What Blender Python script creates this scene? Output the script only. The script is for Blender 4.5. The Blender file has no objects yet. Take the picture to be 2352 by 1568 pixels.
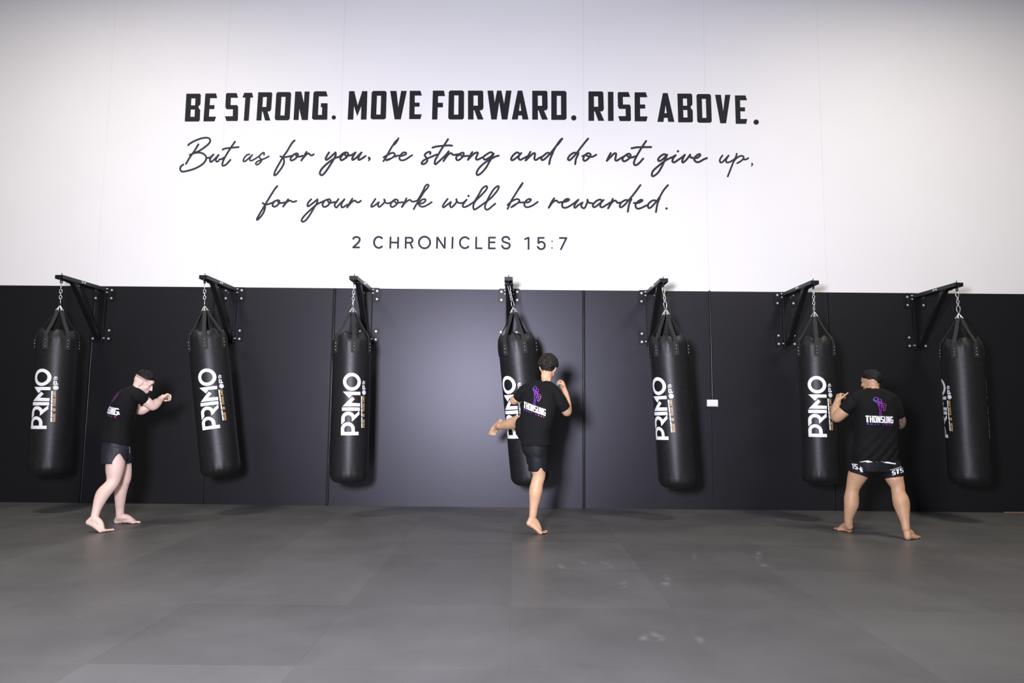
import bpy, bmesh, math, random
import numpy as np
from mathutils import Vector, Matrix, noise
from mathutils.bvhtree import BVHTree
random.seed(7)
SC = bpy.context.scene
COL = SC.collection
PI = math.pi

# ------------------------------------------------------------------ camera
CW, CH = 2352, 1568
CF, PITCH, YAW, ROLL, CAMH, CD = 1560.36, 0.1003, -0.0060, 0.0096, 1.2539, 8.9498
_cp, _sp, _cy, _sy, _cr, _sr = (math.cos(PITCH), math.sin(PITCH), math.cos(YAW), math.sin(YAW), math.cos(ROLL), math.sin(ROLL))
FV = Vector((_sy * _cp, _cy * _cp, _sp))
R0 = Vector((_cy, -_sy, 0.0))
U0 = R0.cross(FV)
RV = _cr * R0 + _sr * U0
UV = -_sr * R0 + _cr * U0
CAMP = Vector((0.0, -CD, CAMH))
cd = bpy.data.cameras.new('camera')
cam = bpy.data.objects.new('camera', cd)
COL.objects.link(cam)
cam.matrix_world = Matrix(((RV.x, UV.x, -FV.x, CAMP.x), (RV.y, UV.y, -FV.y, CAMP.y), (RV.z, UV.z, -FV.z, CAMP.z), (0, 0, 0, 1)))
cd.sensor_width = 36.0
cd.lens = CF / CW * 36.0
cd.clip_end = 100
SC.camera = cam

def ray(u, v):
    return FV + RV * ((u - CW / 2) / CF) - UV * ((v - CH / 2) / CF)
def at(u, v, y):
    """point of the plane y = const that stands at pixel (u, v)"""
    d = ray(u, v)
    return CAMP + d * ((y + CD) / d.y)
def gnd(u, v, z=0.0):
    d = ray(u, v)
    return CAMP + d * ((z - CAMH) / d.z)
def ppm(y):
    return CF / (y + CD)

# ------------------------------------------------------------------ world, lights, exposure
w = bpy.data.worlds.new('world'); SC.world = w; w.use_nodes = True
w.node_tree.nodes['Background'].inputs[0].default_value = (0.95, 0.95, 1.0, 1)
w.node_tree.nodes['Background'].inputs[1].default_value = 0.075
def area(name, loc, target, sx, sy, energy, color, shape='RECTANGLE'):
    l = bpy.data.lights.new(name, 'AREA'); l.shape = shape; l.size = sx; l.size_y = sy
    l.energy = energy; l.color = color
    o = bpy.data.objects.new(name, l); COL.objects.link(o)
    o.location = loc
    d = Vector(target) - Vector(loc)
    o.rotation_euler = d.to_track_quat('-Z', 'Y').to_euler()
    return o
soft = area('softbox_light', (-1.0, -9.1, 1.9), (-0.4, 0, 2.3), 0.7, 0.7, 570, (0.85, 0.84, 1.0)); soft.data.spread = math.radians(135)
for lx in (-5.4, 5.4):
    c_ = area('ceiling_light', (lx, -3.8, 7.6), (lx, -3.4, 0), 1.4, 0.5, 210, (1.0, 0.92, 0.80)); c_.data.spread = math.radians(160)
    area('ceiling_light', (lx, -10.5, 7.6), (lx, -9.5, 0), 1.6, 0.5, 230, (1.0, 0.93, 0.84))
SC.view_settings.view_transform = 'Standard'
SC.view_settings.look = 'None'
SC.view_settings.gamma = 1.0
SC.view_settings.use_curve_mapping = False
SC.view_settings.exposure = 0.0

# ------------------------------------------------------------------ helpers
def link(name, me, mat=None, parent=None, smooth=False):
    o = bpy.data.objects.new(name, me)
    if mat is not None and len(me.materials) == 0:
        for m in (mat if isinstance(mat, (list, tuple)) else [mat]): me.materials.append(m)
    COL.objects.link(o)
    if parent: o.parent = parent
    if smooth:
        me.polygons.foreach_set('use_smooth', [True] * len(me.polygons))
    return o
def bobj(name, bm, mat=None, parent=None, smooth=False):
    me = bpy.data.meshes.new(name)
    bmesh.ops.recalc_face_normals(bm, faces=bm.faces)
    bm.to_mesh(me); bm.free()
    return link(name, me, mat, parent, smooth)
def tag(o, label=None, cat=None, group=None, kind=None):
    if label: o['label'] = label
    if cat: o['category'] = cat
    if group: o['group'] = group
    if kind: o['kind'] = kind
    return o
def empty(name, loc=(0, 0, 0), **k):
    o = bpy.data.objects.new(name, None); COL.objects.link(o); o.location = loc
    o.empty_display_size = 0.1
    return tag(o, **k)
def copy_tree(o, parent=None):
    c = o.copy(); COL.objects.link(c); c.parent = parent
    for ch in list(o.children): copy_tree(ch, c)
    return c
def box(bm, a, b, bev=0.0, mat=0, rot=None, pivot=None):
    a = Vector(a); b = Vector(b)
    r = bmesh.ops.create_cube(bm, size=1.0)
    vs = r['verts']
    c = (a + b) / 2; s = b - a
    for v in vs: v.co = Vector((c.x + v.co.x * s.x, c.y + v.co.y * s.y, c.z + v.co.z * s.z))
    fs = {f for v in vs for f in v.link_faces}
    if bev > 0:
        es = list({e for v in vs for e in v.link_edges})
        rr = bmesh.ops.bevel(bm, geom=es, offset=bev, segments=2, affect='EDGES', profile=0.5)
        vs = list({v for f in rr['faces'] for v in f.verts} | {v for v in vs if v.is_valid})
    if rot is not None:
        p = Vector(pivot) if pivot else c
        for v in vs: v.co = rot @ (v.co - p) + p
    if mat:
        for f in {f for v in vs for f in v.link_faces}: f.material_index = mat
    return vs
def cyl(bm, p, q, r, r2=None, n=16):
    p = Vector(p); q = Vector(q); d = q - p
    m = Matrix.Translation((p + q) / 2) @ d.to_track_quat('Z', 'Y').to_matrix().to_4x4()
    bmesh.ops.create_cone(bm, cap_ends=True, segments=n, radius1=r, radius2=(r if r2 is None else r2), depth=d.length, matrix=m)
def ball(bm, c, r, s=(1, 1, 1), rot=None, n=12):
    m = Matrix.Translation(Vector(c)) @ (rot.to_4x4() if rot is not None else Matrix.Identity(4)) @ Matrix.Diagonal((s[0], s[1], s[2], 1))
    bmesh.ops.create_uvsphere(bm, u_segments=n * 2, v_segments=n, radius=r, matrix=m)
def crom(pts, n=6):
    """catmull-rom through tuples of any length"""
    P = [np.array(p, float) for p in pts]
    if len(P) < 3:
        return [P[0] * (1 - t) + P[-1] * t for t in np.linspace(0, 1, n + 1)]
    P = [2 * P[0] - P[1]] + P + [2 * P[-1] - P[-2]]
    out = []
    for i in range(1, len(P) - 2):
        a, b, c, d = P[i - 1:i + 3]
        for k in range(n):
            t = k / n
            out.append(0.5 * (2 * b + (c - a) * t + (2 * a - 5 * b + 4 * c - d) * t * t + (3 * b - a - 3 * c + d) * t ** 3))
    out.append(P[-2])
    return out
def tube(bm, pts, rad, n=14, sub=4, closed=False, flat=None, flatdir=None, cap=True):
    """smooth tapering closed tube; flat = squash factor along flatdir"""
    if closed:
        L = [Vector(p) for p in pts]; Rr = [rad] * len(L) if not hasattr(rad, '__len__') else list(rad)
    else:
        if not hasattr(rad, '__len__'): rad = [rad] * len(pts)
        c = crom([tuple(p) + (r,) for p, r in zip(pts, rad)], sub)
        L = [Vector(x[:3]) for x in c]; Rr = [max(1e-4, x[3]) for x in c]
        if cap:
            d0 = (L[0] - L[1]).normalized(); d1 = (L[-1] - L[-2]).normalized()
            a = [(L[0] + d0 * Rr[0] * math.sin(t), Rr[0] * math.cos(t)) for t in (1.35, 1.0, 0.6, 0.3)]
            b = [(L[-1] + d1 * Rr[-1] * math.sin(t), Rr[-1] * math.cos(t)) for t in (0.3, 0.6, 1.0, 1.35)]
            L = [x[0] for x in a] + L + [x[0] for x in b]; Rr = [x[1] for x in a] + Rr + [x[1] for x in b]
    N = len(L); rings = []
    up = None
    for i in range(N):
        if closed: t = (L[(i + 1) % N] - L[i - 1]).normalized()
        else: t = (L[min(i + 1, N - 1)] - L[max(i - 1, 0)]).normalized()
        if up is None:
            up = t.orthogonal().normalized()
        up = (up - t * up.dot(t)).normalized()
        sd = t.cross(up)
        ring = []
        for k in range(n):
            a = 2 * PI * k / n
            o = (up * math.cos(a) + sd * math.sin(a)) * Rr[i]
            if flatdir is not None:
                fd = Vector(flatdir).normalized(); o = o - fd * o.dot(fd) * (1 - flat)
            ring.append(bm.verts.new(L[i] + o))
        rings.append(ring)
    for i in range(N if closed else N - 1):
        A = rings[i]; B = rings[(i + 1) % N]
        for k in range(n):
            try: bm.faces.new((A[k], A[(k + 1) % n], B[(k + 1) % n], B[k]))
            except ValueError: pass
    if not closed:
        bm.faces.new(rings[0][::-1]); bm.faces.new(rings[-1])
    return rings
def loft(bm, secs, n=32, sub=5, capend=True):
    """secs: (centre, axis_x vec*halfwidth, axis_y vec*halfdepth, power)"""
    arr = []
    for c, ax, ay, p in secs: arr.append(tuple(c) + tuple(ax) + tuple(ay) + (p,))
    S = crom(arr, sub); rings = []
    for s in S:
        c = Vector(s[:3]); ax = Vector(s[3:6]); ay = Vector(s[6:9]); p = s[9]
        r = []
        for k in range(n):
            a = 2 * PI * k / n; ca, sa = math.cos(a), math.sin(a)
            e = 2.0 / p
            r.append(bm.verts.new(c + ax * math.copysign(abs(ca) ** e, ca) + ay * math.copysign(abs(sa) ** e, sa)))
        rings.append(r)
    for A, B in zip(rings, rings[1:]):
        for k in range(n): bm.faces.new((A[k], A[(k + 1) % n], B[(k + 1) % n], B[k]))
    if capend:
        bm.faces.new(rings[0][::-1]); bm.faces.new(rings[-1])
def remesh(bm, voxel, smooth_iter=6, fac=0.5):
    """one continuous skin around all the overlapping solids in bm"""
    me = bpy.data.meshes.new('tmp'); bmesh.ops.recalc_face_normals(bm, faces=bm.faces); bm.to_mesh(me); bm.free()
    o = bpy.data.objects.new('tmp', me); COL.objects.link(o)
    m = o.modifiers.new('r', 'REMESH'); m.mode = 'VOXEL'; m.voxel_size = voxel; m.adaptivity = 0
    s = o.modifiers.new('s', 'SMOOTH'); s.factor = fac; s.iterations = smooth_iter
    dg = bpy.context.evaluated_depsgraph_get(); dg.update()
    out = bpy.data.meshes.new_from_object(o.evaluated_get(dg))
    bpy.data.objects.remove(o); bpy.data.meshes.remove(me)
    out.polygons.foreach_set('use_smooth', [True] * len(out.polygons))
    return out
def displace(me, fn):
    ns = [v.normal.copy() for v in me.vertices]
    for v, nn in zip(me.vertices, ns): v.co = v.co + nn * fn(v.co, nn)
    me.update()
def cut_faces(me, pred):
    bm = bmesh.new(); bm.from_mesh(me)
    bmesh.ops.delete(bm, geom=[f for f in bm.faces if pred(f.calc_center_median())], context='FACES')
    be = [e for e in bm.edges if e.is_boundary]; nb = {}
    for e in be:
        for a, b in ((e.verts[0], e.verts[1]), (e.verts[1], e.verts[0])): nb.setdefault(a, []).append(b)
    for _ in range(6):
        new = {v: (v.co + sum((w_.co for w_ in ws), Vector())) / (1 + len(ws)) for v, ws in nb.items()}
        for v, c in new.items(): v.co = c
    bm.to_mesh(me); bm.free(); me.update()

# ------------------------------------------------------------------ materials
def mat(name, col, rough=0.5, metal=0.0, var=0.0, vscale=20.0, bump=0.0, bscale=60.0, sss=0.0, spec=0.5, rvar=0.0, coat=0.0, sheen=0.0):
    m = bpy.data.materials.new(name); m.use_nodes = True
    nt = m.node_tree; b = nt.nodes['Principled BSDF']
    c4 = (col[0], col[1], col[2], 1)
    b.inputs['Base Color'].default_value = c4
    b.inputs['Roughness'].default_value = rough
    b.inputs['Metallic'].default_value = metal
    b.inputs['Specular IOR Level'].default_value = spec
    if coat: b.inputs['Coat Weight'].default_value = coat
    if sheen: b.inputs['Sheen Weight'].default_value = sheen
    if sss:
        b.inputs['Subsurface Weight'].default_value = sss
        b.inputs['Subsurface Radius'].default_value = (0.9, 0.35, 0.2)
        b.inputs['Subsurface Scale'].default_value = 0.012
    tc = nt.nodes.new('ShaderNodeTexCoord')
    if var or rvar:
        n = nt.nodes.new('ShaderNodeTexNoise'); n.inputs['Scale'].default_value = vscale; n.inputs['Detail'].default_value = 5
        nt.links.new(tc.outputs['Object'], n.inputs['Vector'])
        if var:
            r = nt.nodes.new('ShaderNodeValToRGB')
            r.color_ramp.elements[0].position = 0.3; r.color_ramp.elements[1].position = 0.72
            r.color_ramp.elements[0].color = tuple(max(0, x * (1 - var)) for x in col) + (1,)
            r.color_ramp.elements[1].color = tuple(min(1, x * (1 + var)) for x in col) + (1,)
            nt.links.new(n.outputs['Fac'], r.inputs['Fac']); nt.links.new(r.outputs['Color'], b.inputs['Base Color'])
        if rvar:
            mr = nt.nodes.new('ShaderNodeMapRange'); mr.inputs['To Min'].default_value = rough - rvar; mr.inputs['To Max'].default_value = rough + rvar
            nt.links.new(n.outputs['Fac'], mr.inputs['Value']); nt.links.new(mr.outputs['Result'], b.inputs['Roughness'])
    if bump:
        n2 = nt.nodes.new('ShaderNodeTexNoise'); n2.inputs['Scale'].default_value = bscale; n2.inputs['Detail'].default_value = 4
        bp = nt.nodes.new('ShaderNodeBump'); bp.inputs['Strength'].default_value = bump; bp.inputs['Distance'].default_value = 0.004
        nt.links.new(tc.outputs['Object'], n2.inputs['Vector']); nt.links.new(n2.outputs['Fac'], bp.inputs['Height']); nt.links.new(bp.outputs['Normal'], b.inputs['Normal'])
    return m
M = {}
M['white_wall'] = mat('white_wall_paint', (0.84, 0.84, 0.845), 0.6, var=0.012, vscale=1.4, bump=0.12, bscale=90)
M['black_wall'] = mat('black_wall_paint', (0.0066, 0.0066, 0.0072), 0.43, var=0.10, vscale=2.0, bump=0.04, bscale=110, spec=0.55)
M['black_wall'].node_tree.nodes['Principled BSDF'].inputs['Specular Tint'].default_value = (0.88, 0.87, 1.0, 1)
M['sealant'] = mat('black_sealant', (0.008, 0.008, 0.009), 0.30, bump=0.2, bscale=40)
M['groove'] = mat('groove_black', (0.006, 0.006, 0.007), 0.7, var=0.1)
M['lettering'] = mat('lettering_black', (0.016, 0.016, 0.019), 0.65, var=0.08, vscale=8, spec=0.2)
M['lettering_g'] = mat('lettering_charcoal', (0.036, 0.036, 0.044), 0.65, var=0.08, vscale=8, spec=0.2)
M['steel'] = mat('powder_coated_steel', (0.0065, 0.0065, 0.0075), 0.40, var=0.15, bump=0.04, bscale=200, spec=0.40)
M['chrome'] = mat('zinc_plated_steel', (0.78, 0.78, 0.80), 0.28, metal=1.0, var=0.05)
M['bolt'] = mat('bolt_zinc', (0.72, 0.72, 0.76), 0.45, metal=0.6, var=0.05)
M['leather'] = mat('black_bag_leather', (0.010, 0.010, 0.011), 0.46, var=0.15, vscale=30, bump=0.10, bscale=45, spec=0.38, rvar=0.05)
M['webbing'] = mat('black_webbing', (0.016, 0.016, 0.016), 0.75, var=0.15, vscale=120, bump=0.4, bscale=300)
M['print_white'] = mat('white_print', (0.86, 0.86, 0.88), 0.5, var=0.02)
M['print_gold'] = mat('gold_print', (0.50, 0.33, 0.13), 0.45, var=0.08)
M['print_grey'] = mat('grey_print', (0.45, 0.45, 0.50), 0.5, var=0.1, vscale=200)
M['plastic'] = mat('white_plastic', (0.86, 0.86, 0.86), 0.35, var=0.02)
M['socket'] = mat('socket_dark', (0.10, 0.10, 0.10), 0.5, var=0.05)
M['conduit'] = mat('black_conduit', (0.020, 0.020, 0.022), 0.3, var=0.1)
M['wood'] = mat('bare_plywood', (0.36, 0.20, 0.09), 0.6, var=0.2, vscale=12)
M['cotton'] = mat('black_cotton', (0.0055, 0.0055, 0.006), 0.85, var=0.12, vscale=40, bump=0.25, bscale=220, spec=0.2)
M['poly_navy'] = mat('dark_navy_polyester', (0.014, 0.0145, 0.021), 0.6, var=0.12, vscale=40, bump=0.1, bscale=160, spec=0.4)
M['poly_black'] = mat('black_polyester', (0.007, 0.0075, 0.010), 0.65, var=0.12, vscale=40, bump=0.1, bscale=160, spec=0.25)
M['skin_pale'] = mat('pale_skin', (0.76, 0.54, 0.45), 0.50, var=0.06, vscale=14, sss=0.15, bump=0.06, bscale=120)
M['skin_tan'] = mat('tanned_skin', (0.58, 0.35, 0.21), 0.50, var=0.08, vscale=14, sss=0.12, bump=0.06, bscale=120)
M['skin_tan2'] = mat('warm_tanned_skin', (0.53, 0.315, 0.185), 0.50, var=0.08, vscale=14, sss=0.12, bump=0.06, bscale=120)
M['lips'] = mat('lip_skin', (0.50, 0.22, 0.18), 0.45, var=0.05)
M['eye'] = mat('eye_white', (0.42, 0.38, 0.35), 0.35, var=0.03)
M['hair'] = mat('black_hair', (0.007, 0.006, 0.0055), 0.6, var=0.3, vscale=60, bump=0.5, bscale=180, spec=0.25)
M['hair_b'] = mat('dark_brown_hair', (0.012, 0.009, 0.0065), 0.6, var=0.5, vscale=50, bump=0.5, bscale=180, spec=0.3)
M['stubble'] = mat('close_cropped_hair', (0.36, 0.27, 0.22), 0.8, var=0.2, vscale=60)
M['tattoo'] = mat('tattooed_skin', (0.20, 0.13, 0.10), 0.5, var=0.45, vscale=35)
def neon():
    m = mat('purple_pink_print', (0.4, 0.05, 0.5), 0.5)
    nt = m.node_tree; b = nt.nodes['Principled BSDF']
    tc = nt.nodes.new('ShaderNodeTexCoord'); sx = nt.nodes.new('ShaderNodeSeparateXYZ'); r = nt.nodes.new('ShaderNodeValToRGB')
    nt.links.new(tc.outputs['Generated'], sx.inputs[0]); nt.links.new(sx.outputs[0], r.inputs['Fac']); nt.links.new(r.outputs['Color'], b.inputs['Base Color'])
    r.color_ramp.elements[0].color = (0.09, 0.06, 0.48, 1); r.color_ramp.elements[0].position = 0.05
    r.color_ramp.elements[1].color = (0.42, 0.03, 0.30, 1); r.color_ramp.elements[1].position = 0.95
    e = r.color_ramp.elements.new(0.5); e.color = (0.26, 0.03, 0.42, 1)
    return m
M['neon'] = neon()

# ------------------------------------------------------------------ floor of gym mats
def floor_mat():
    m = bpy.data.materials.new('rubber_mat'); m.use_nodes = True; nt = m.node_tree; b = nt.nodes['Principled BSDF']
    tc = nt.nodes.new('ShaderNodeTexCoord'); at_ = nt.nodes.new('ShaderNodeAttribute'); at_.attribute_name = 'tone'
    n1 = nt.nodes.new('ShaderNodeTexNoise'); n1.inputs['Scale'].default_value = 1.3; n1.inputs['Detail'].default_value = 7; n1.inputs['Roughness'].default_value = 0.62
    n2 = nt.nodes.new('ShaderNodeTexNoise'); n2.inputs['Scale'].default_value = 160; n2.inputs['Detail'].default_value = 3
    nt.links.new(tc.outputs['Object'], n1.inputs['Vector']); nt.links.new(tc.outputs['Object'], n2.inputs['Vector'])
    a = nt.nodes.new('ShaderNodeMath'); a.operation = 'MULTIPLY_ADD'; a.inputs[1].default_value = 0.75; a.inputs[2].default_value = 0.62
    nt.links.new(n1.outputs['Fac'], a.inputs[0])
    a2 = nt.nodes.new('ShaderNodeMath'); a2.operation = 'MULTIPLY'; nt.links.new(a.outputs[0], a2.inputs[0]); nt.links.new(at_.outputs['Fac'], a2.inputs[1])
    a3 = nt.nodes.new('ShaderNodeMath'); a3.operation = 'MULTIPLY_ADD'; a3.inputs[1].default_value = 0.25; a3.inputs[2].default_value = -0.12
    nt.links.new(n2.outputs['Fac'], a3.inputs[0])
    a4 = nt.nodes.new('ShaderNodeMath'); a4.operation = 'ADD'; nt.links.new(a2.outputs[0], a4.inputs[0]); nt.links.new(a3.outputs[0], a4.inputs[1])
    mx = nt.nodes.new('ShaderNodeMix'); mx.data_type = 'RGBA'; mx.blend_type = 'MULTIPLY'; mx.inputs[0].default_value = 1
    mx.inputs[6].default_value = (0.100, 0.099, 0.097, 1); nt.links.new(a4.outputs[0], mx.inputs[7]); nt.links.new(mx.outputs[2], b.inputs['Base Color'])
    mr = nt.nodes.new('ShaderNodeMapRange'); mr.inputs['To Min'].default_value = 0.36; mr.inputs['To Max'].default_value = 0.54
    nt.links.new(n1.outputs['Fac'], mr.inputs['Value']); nt.links.new(mr.outputs[0], b.inputs['Roughness'])
    bp = nt.nodes.new('ShaderNodeBump'); bp.inputs['Strength'].default_value = 0.06; bp.inputs['Distance'].default_value = 0.002
    nt.links.new(n2.outputs['Fac'], bp.inputs['Height']); nt.links.new(bp.outputs['Normal'], b.inputs['Normal'])
    b.inputs['Specular IOR Level'].default_value = 0.36
    return m
M['mat'] = floor_mat()
M['dust'] = mat('dust_in_mat_joint', (0.10, 0.10, 0.10), 0.8, var=0.5, vscale=3)
ylines = [0.0, -0.20, -1.25, -2.30, -3.37, -4.45, -5.50, -6.55, -7.6, -8.65, -9.7, -10.6]
xlines = [-12.4, -11.36, -10.33, -9.30, -8.27, -7.24, -6.21, -5.18, -4.15, -3.12, -2.09, -1.06, -0.02, 1.01, 2.04, 3.07, 4.10, 5.13, 6.16, 7.19, 8.22, 9.25, 10.28, 11.31, 12.34]
bm = bmesh.new()
tl = bm.faces.layers.float.new('tone')
for i in range(len(xlines) - 1):
    for j in range(len(ylines) - 1):
        g = 0.0009
        x0, x1, y0, y1 = xlines[i] + g, xlines[i + 1] - g, ylines[j + 1] + g, ylines[j] - (g if j else 0)
        before = set(bm.faces)
        box(bm, (x0, y0, -0.04), (x1, y1, 0.0))
        t = random.uniform(0.90, 1.09)
        for f in set(bm.faces) - before: f[tl] = t
me = bpy.data.meshes.new('floor'); bm.to_mesh(me); bm.free()
fl = link('floor', me, M['mat']); tag(fl, label='dark grey rubber gym mat floor laid in large square tiles', kind='structure')
bm = bmesh.new(); box(bm, (-12.4, -10.6, -0.06), (12.34, 0.0, -0.0008))
bobj('joint_base', bm, M['dust'], fl)
# scuffs and bare foot smudges left in dust on the mats
def scuff_mat():
    m = bpy.data.materials.new('chalky_smudge'); m.use_nodes = True; nt = m.node_tree; b = nt.nodes['Principled BSDF']
    b.inputs['Base Color'].default_value = (0.30, 0.29, 0.29, 1); b.inputs['Roughness'].default_value = 0.9
    tc = nt.nodes.new('ShaderNodeTexCoord'); n = nt.nodes.new('ShaderNodeTexNoise'); n.inputs['Scale'].default_value = 14; n.inputs['Detail'].default_value = 6
    at_ = nt.nodes.new('ShaderNodeAttribute'); at_.attribute_name = 'edge'
    mu = nt.nodes.new('ShaderNodeMath'); mu.operation = 'MULTIPLY'; nt.links.new(tc.outputs['Object'], n.inputs['Vector'])
    mr = nt.nodes.new('ShaderNodeMapRange'); mr.inputs['From Min'].default_value = 0.35; mr.inputs['From Max'].default_value = 0.7; mr.inputs['To Max'].default_value = 0.55
    nt.links.new(n.outputs['Fac'], mr.inputs['Value']); nt.links.new(mr.outputs[0], mu.inputs[0]); nt.links.new(at_.outputs['Fac'], mu.inputs[1]); nt.links.new(mu.outputs[0], b.inputs['Alpha'])
    return m
M['scuff'] = scuff_mat()
scuffs = [((1365, 1287), (1396, 1296), (1398, 1309), 10), ((1327, 1282), (1340, 1292), (1350, 1297), 7), ((1437, 1328), (1432, 1343), (1424, 1354), 9),
          ((1529, 1315), (1531, 1338), (1526, 1358), 12), ((1745, 1260), (1742, 1275), (1738, 1290), 9), ((1740, 1288), (1756, 1298), (1768, 1306), 12),
          ((1594, 1270), (1596, 1278), (1594, 1286), 6), ((1490, 1447), (1508, 1462), (1524, 1474), 14), ((1490, 1450), (1480, 1462), (1470, 1476), 9),
          ((1280, 1288), (1290, 1302), (1296, 1308), 8), ((180, 1412), (184, 1416), (188, 1419), 4), ((1600, 1460), (1606, 1468), (1610, 1480), 8)]
for s in scuffs:
    bm = bmesh.new(); el = bm.verts.layers.float.new('edge')
    c = [gnd(p[0], p[1], 0.0012) for p in s[:3]]; cc = crom([tuple(p) for p in c], 8)
    n = len(cc); rows = []
    for i, p in enumerate(cc):
        t = Vector(cc[min(i + 1, n - 1)]) - Vector(cc[max(i - 1, 0)]); sd = Vector((-t.y, t.x, 0)).normalized()
        e = math.sin(PI * (i + 0.02) / (n - 1 + 0.04)); wd = s[3] / 280.0 * (0.5 + 0.8 * e)
        row = []
        for k in (-1, -0.5, 0, 0.5, 1):
            v = bm.verts.new(Vector(p) + sd * wd * k); v[el] = max(0, e) * (1 - abs(k)) ; row.append(v)
        rows.append(row)
    for a, b_ in zip(rows, rows[1:]):
        for k in range(4): bm.faces.new((a[k], a[k + 1], b_[k + 1], b_[k]))
    bobj('scuff_mark', bm, M['scuff'], fl)
# bare board showing past the edge of the mats
a = at(2306, 1177, 0); b_ = gnd(2352, 1187.5); sl = b_.y / (b_.x - a.x)
bm = bmesh.new()
pl = [(a.x, -0.002), (a.x + 1.2, -0.002), (a.x + 1.2, sl * 1.2), (a.x + 0.02, sl * 0.02 - 0.002)]
vs = [bm.verts.new((p[0], p[1], 0.002)) for p in pl]; ws = [bm.verts.new((p[0], p[1], 0.010)) for p in pl]
bm.faces.new(vs[::-1]); bm.faces.new(ws)
for k in range(4): bm.faces.new((vs[k], vs[(k + 1) % 4], ws[(k + 1) % 4], ws[k]))
tag(bobj('trim_7', bm, M['wood']), label='bare brown plywood strip at the foot of the black wall, far right', kind='structure')

# ------------------------------------------------------------------ back wall: precast panels, black dado below white
BAND = 2.849
WT = 8.2
XS = dict(A=-5.6377, B=-4.0305, C=-2.4275, D=0.8969, E=2.5655, F=4.1345)
GW = dict(A=0.030, B=0.014, C=0.046, D=0.040, E=0.003, F=0.016)
edges = [-12.4] + [XS[k] for k in 'ABCDEF'] + [12.34]
gw = [0] + [GW[k] for k in 'ABCDEF'] + [0]
wall = empty('wall_back', label='tall back wall painted white above a black lower band', kind='structure')
bm = bmesh.new()
for i in range(len(edges) - 1):
    box(bm, (edges[i] + gw[i] / 2, 0.0, -0.05), (edges[i + 1] - gw[i + 1] / 2, 0.2, BAND))
bobj('black_band', bm, M['black_wall'], wall)
bm = bmesh.new()
for i in range(len(edges) - 1):
    a = 0.0042 if i else 0; b_ = 0.0042 if i < 6 else 0
    box(bm, (edges[i] + a, 0.0, BAND), (edges[i + 1] - b_, 0.2, WT), bev=0.0015)
for k in 'ABCDEF': box(bm, (XS[k] - 0.0036, 0.0008, BAND), (XS[k] + 0.0036, 0.2, WT))
bobj('white_band', bm, M['white_wall'], wall)
bm = bmesh.new(); box(bm, (-12.4, 0.016, -0.05), (12.34, 0.19, BAND - 0.001))
bobj('joint_back', bm, M['groove'], wall)
for i, k in enumerate('ABCDEF'):
    bm = bmesh.new(); x = XS[k]; g = GW[k]
    r = min(0.010, g * 0.28)
    pts = [(x + random.uniform(-0.0015, 0.0015), 0.010 + random.uniform(-0.0015, 0.0015), z) for z in np.linspace(0.002, BAND - 0.002, 26)]
    tube(bm, pts, r, n=8, sub=2)
    tag(bobj('trim_%d' % (i + 1), bm, M['sealant'], smooth=True), label='thin black sealant bead running up a joint of the black wall band', kind='structure')

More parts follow.
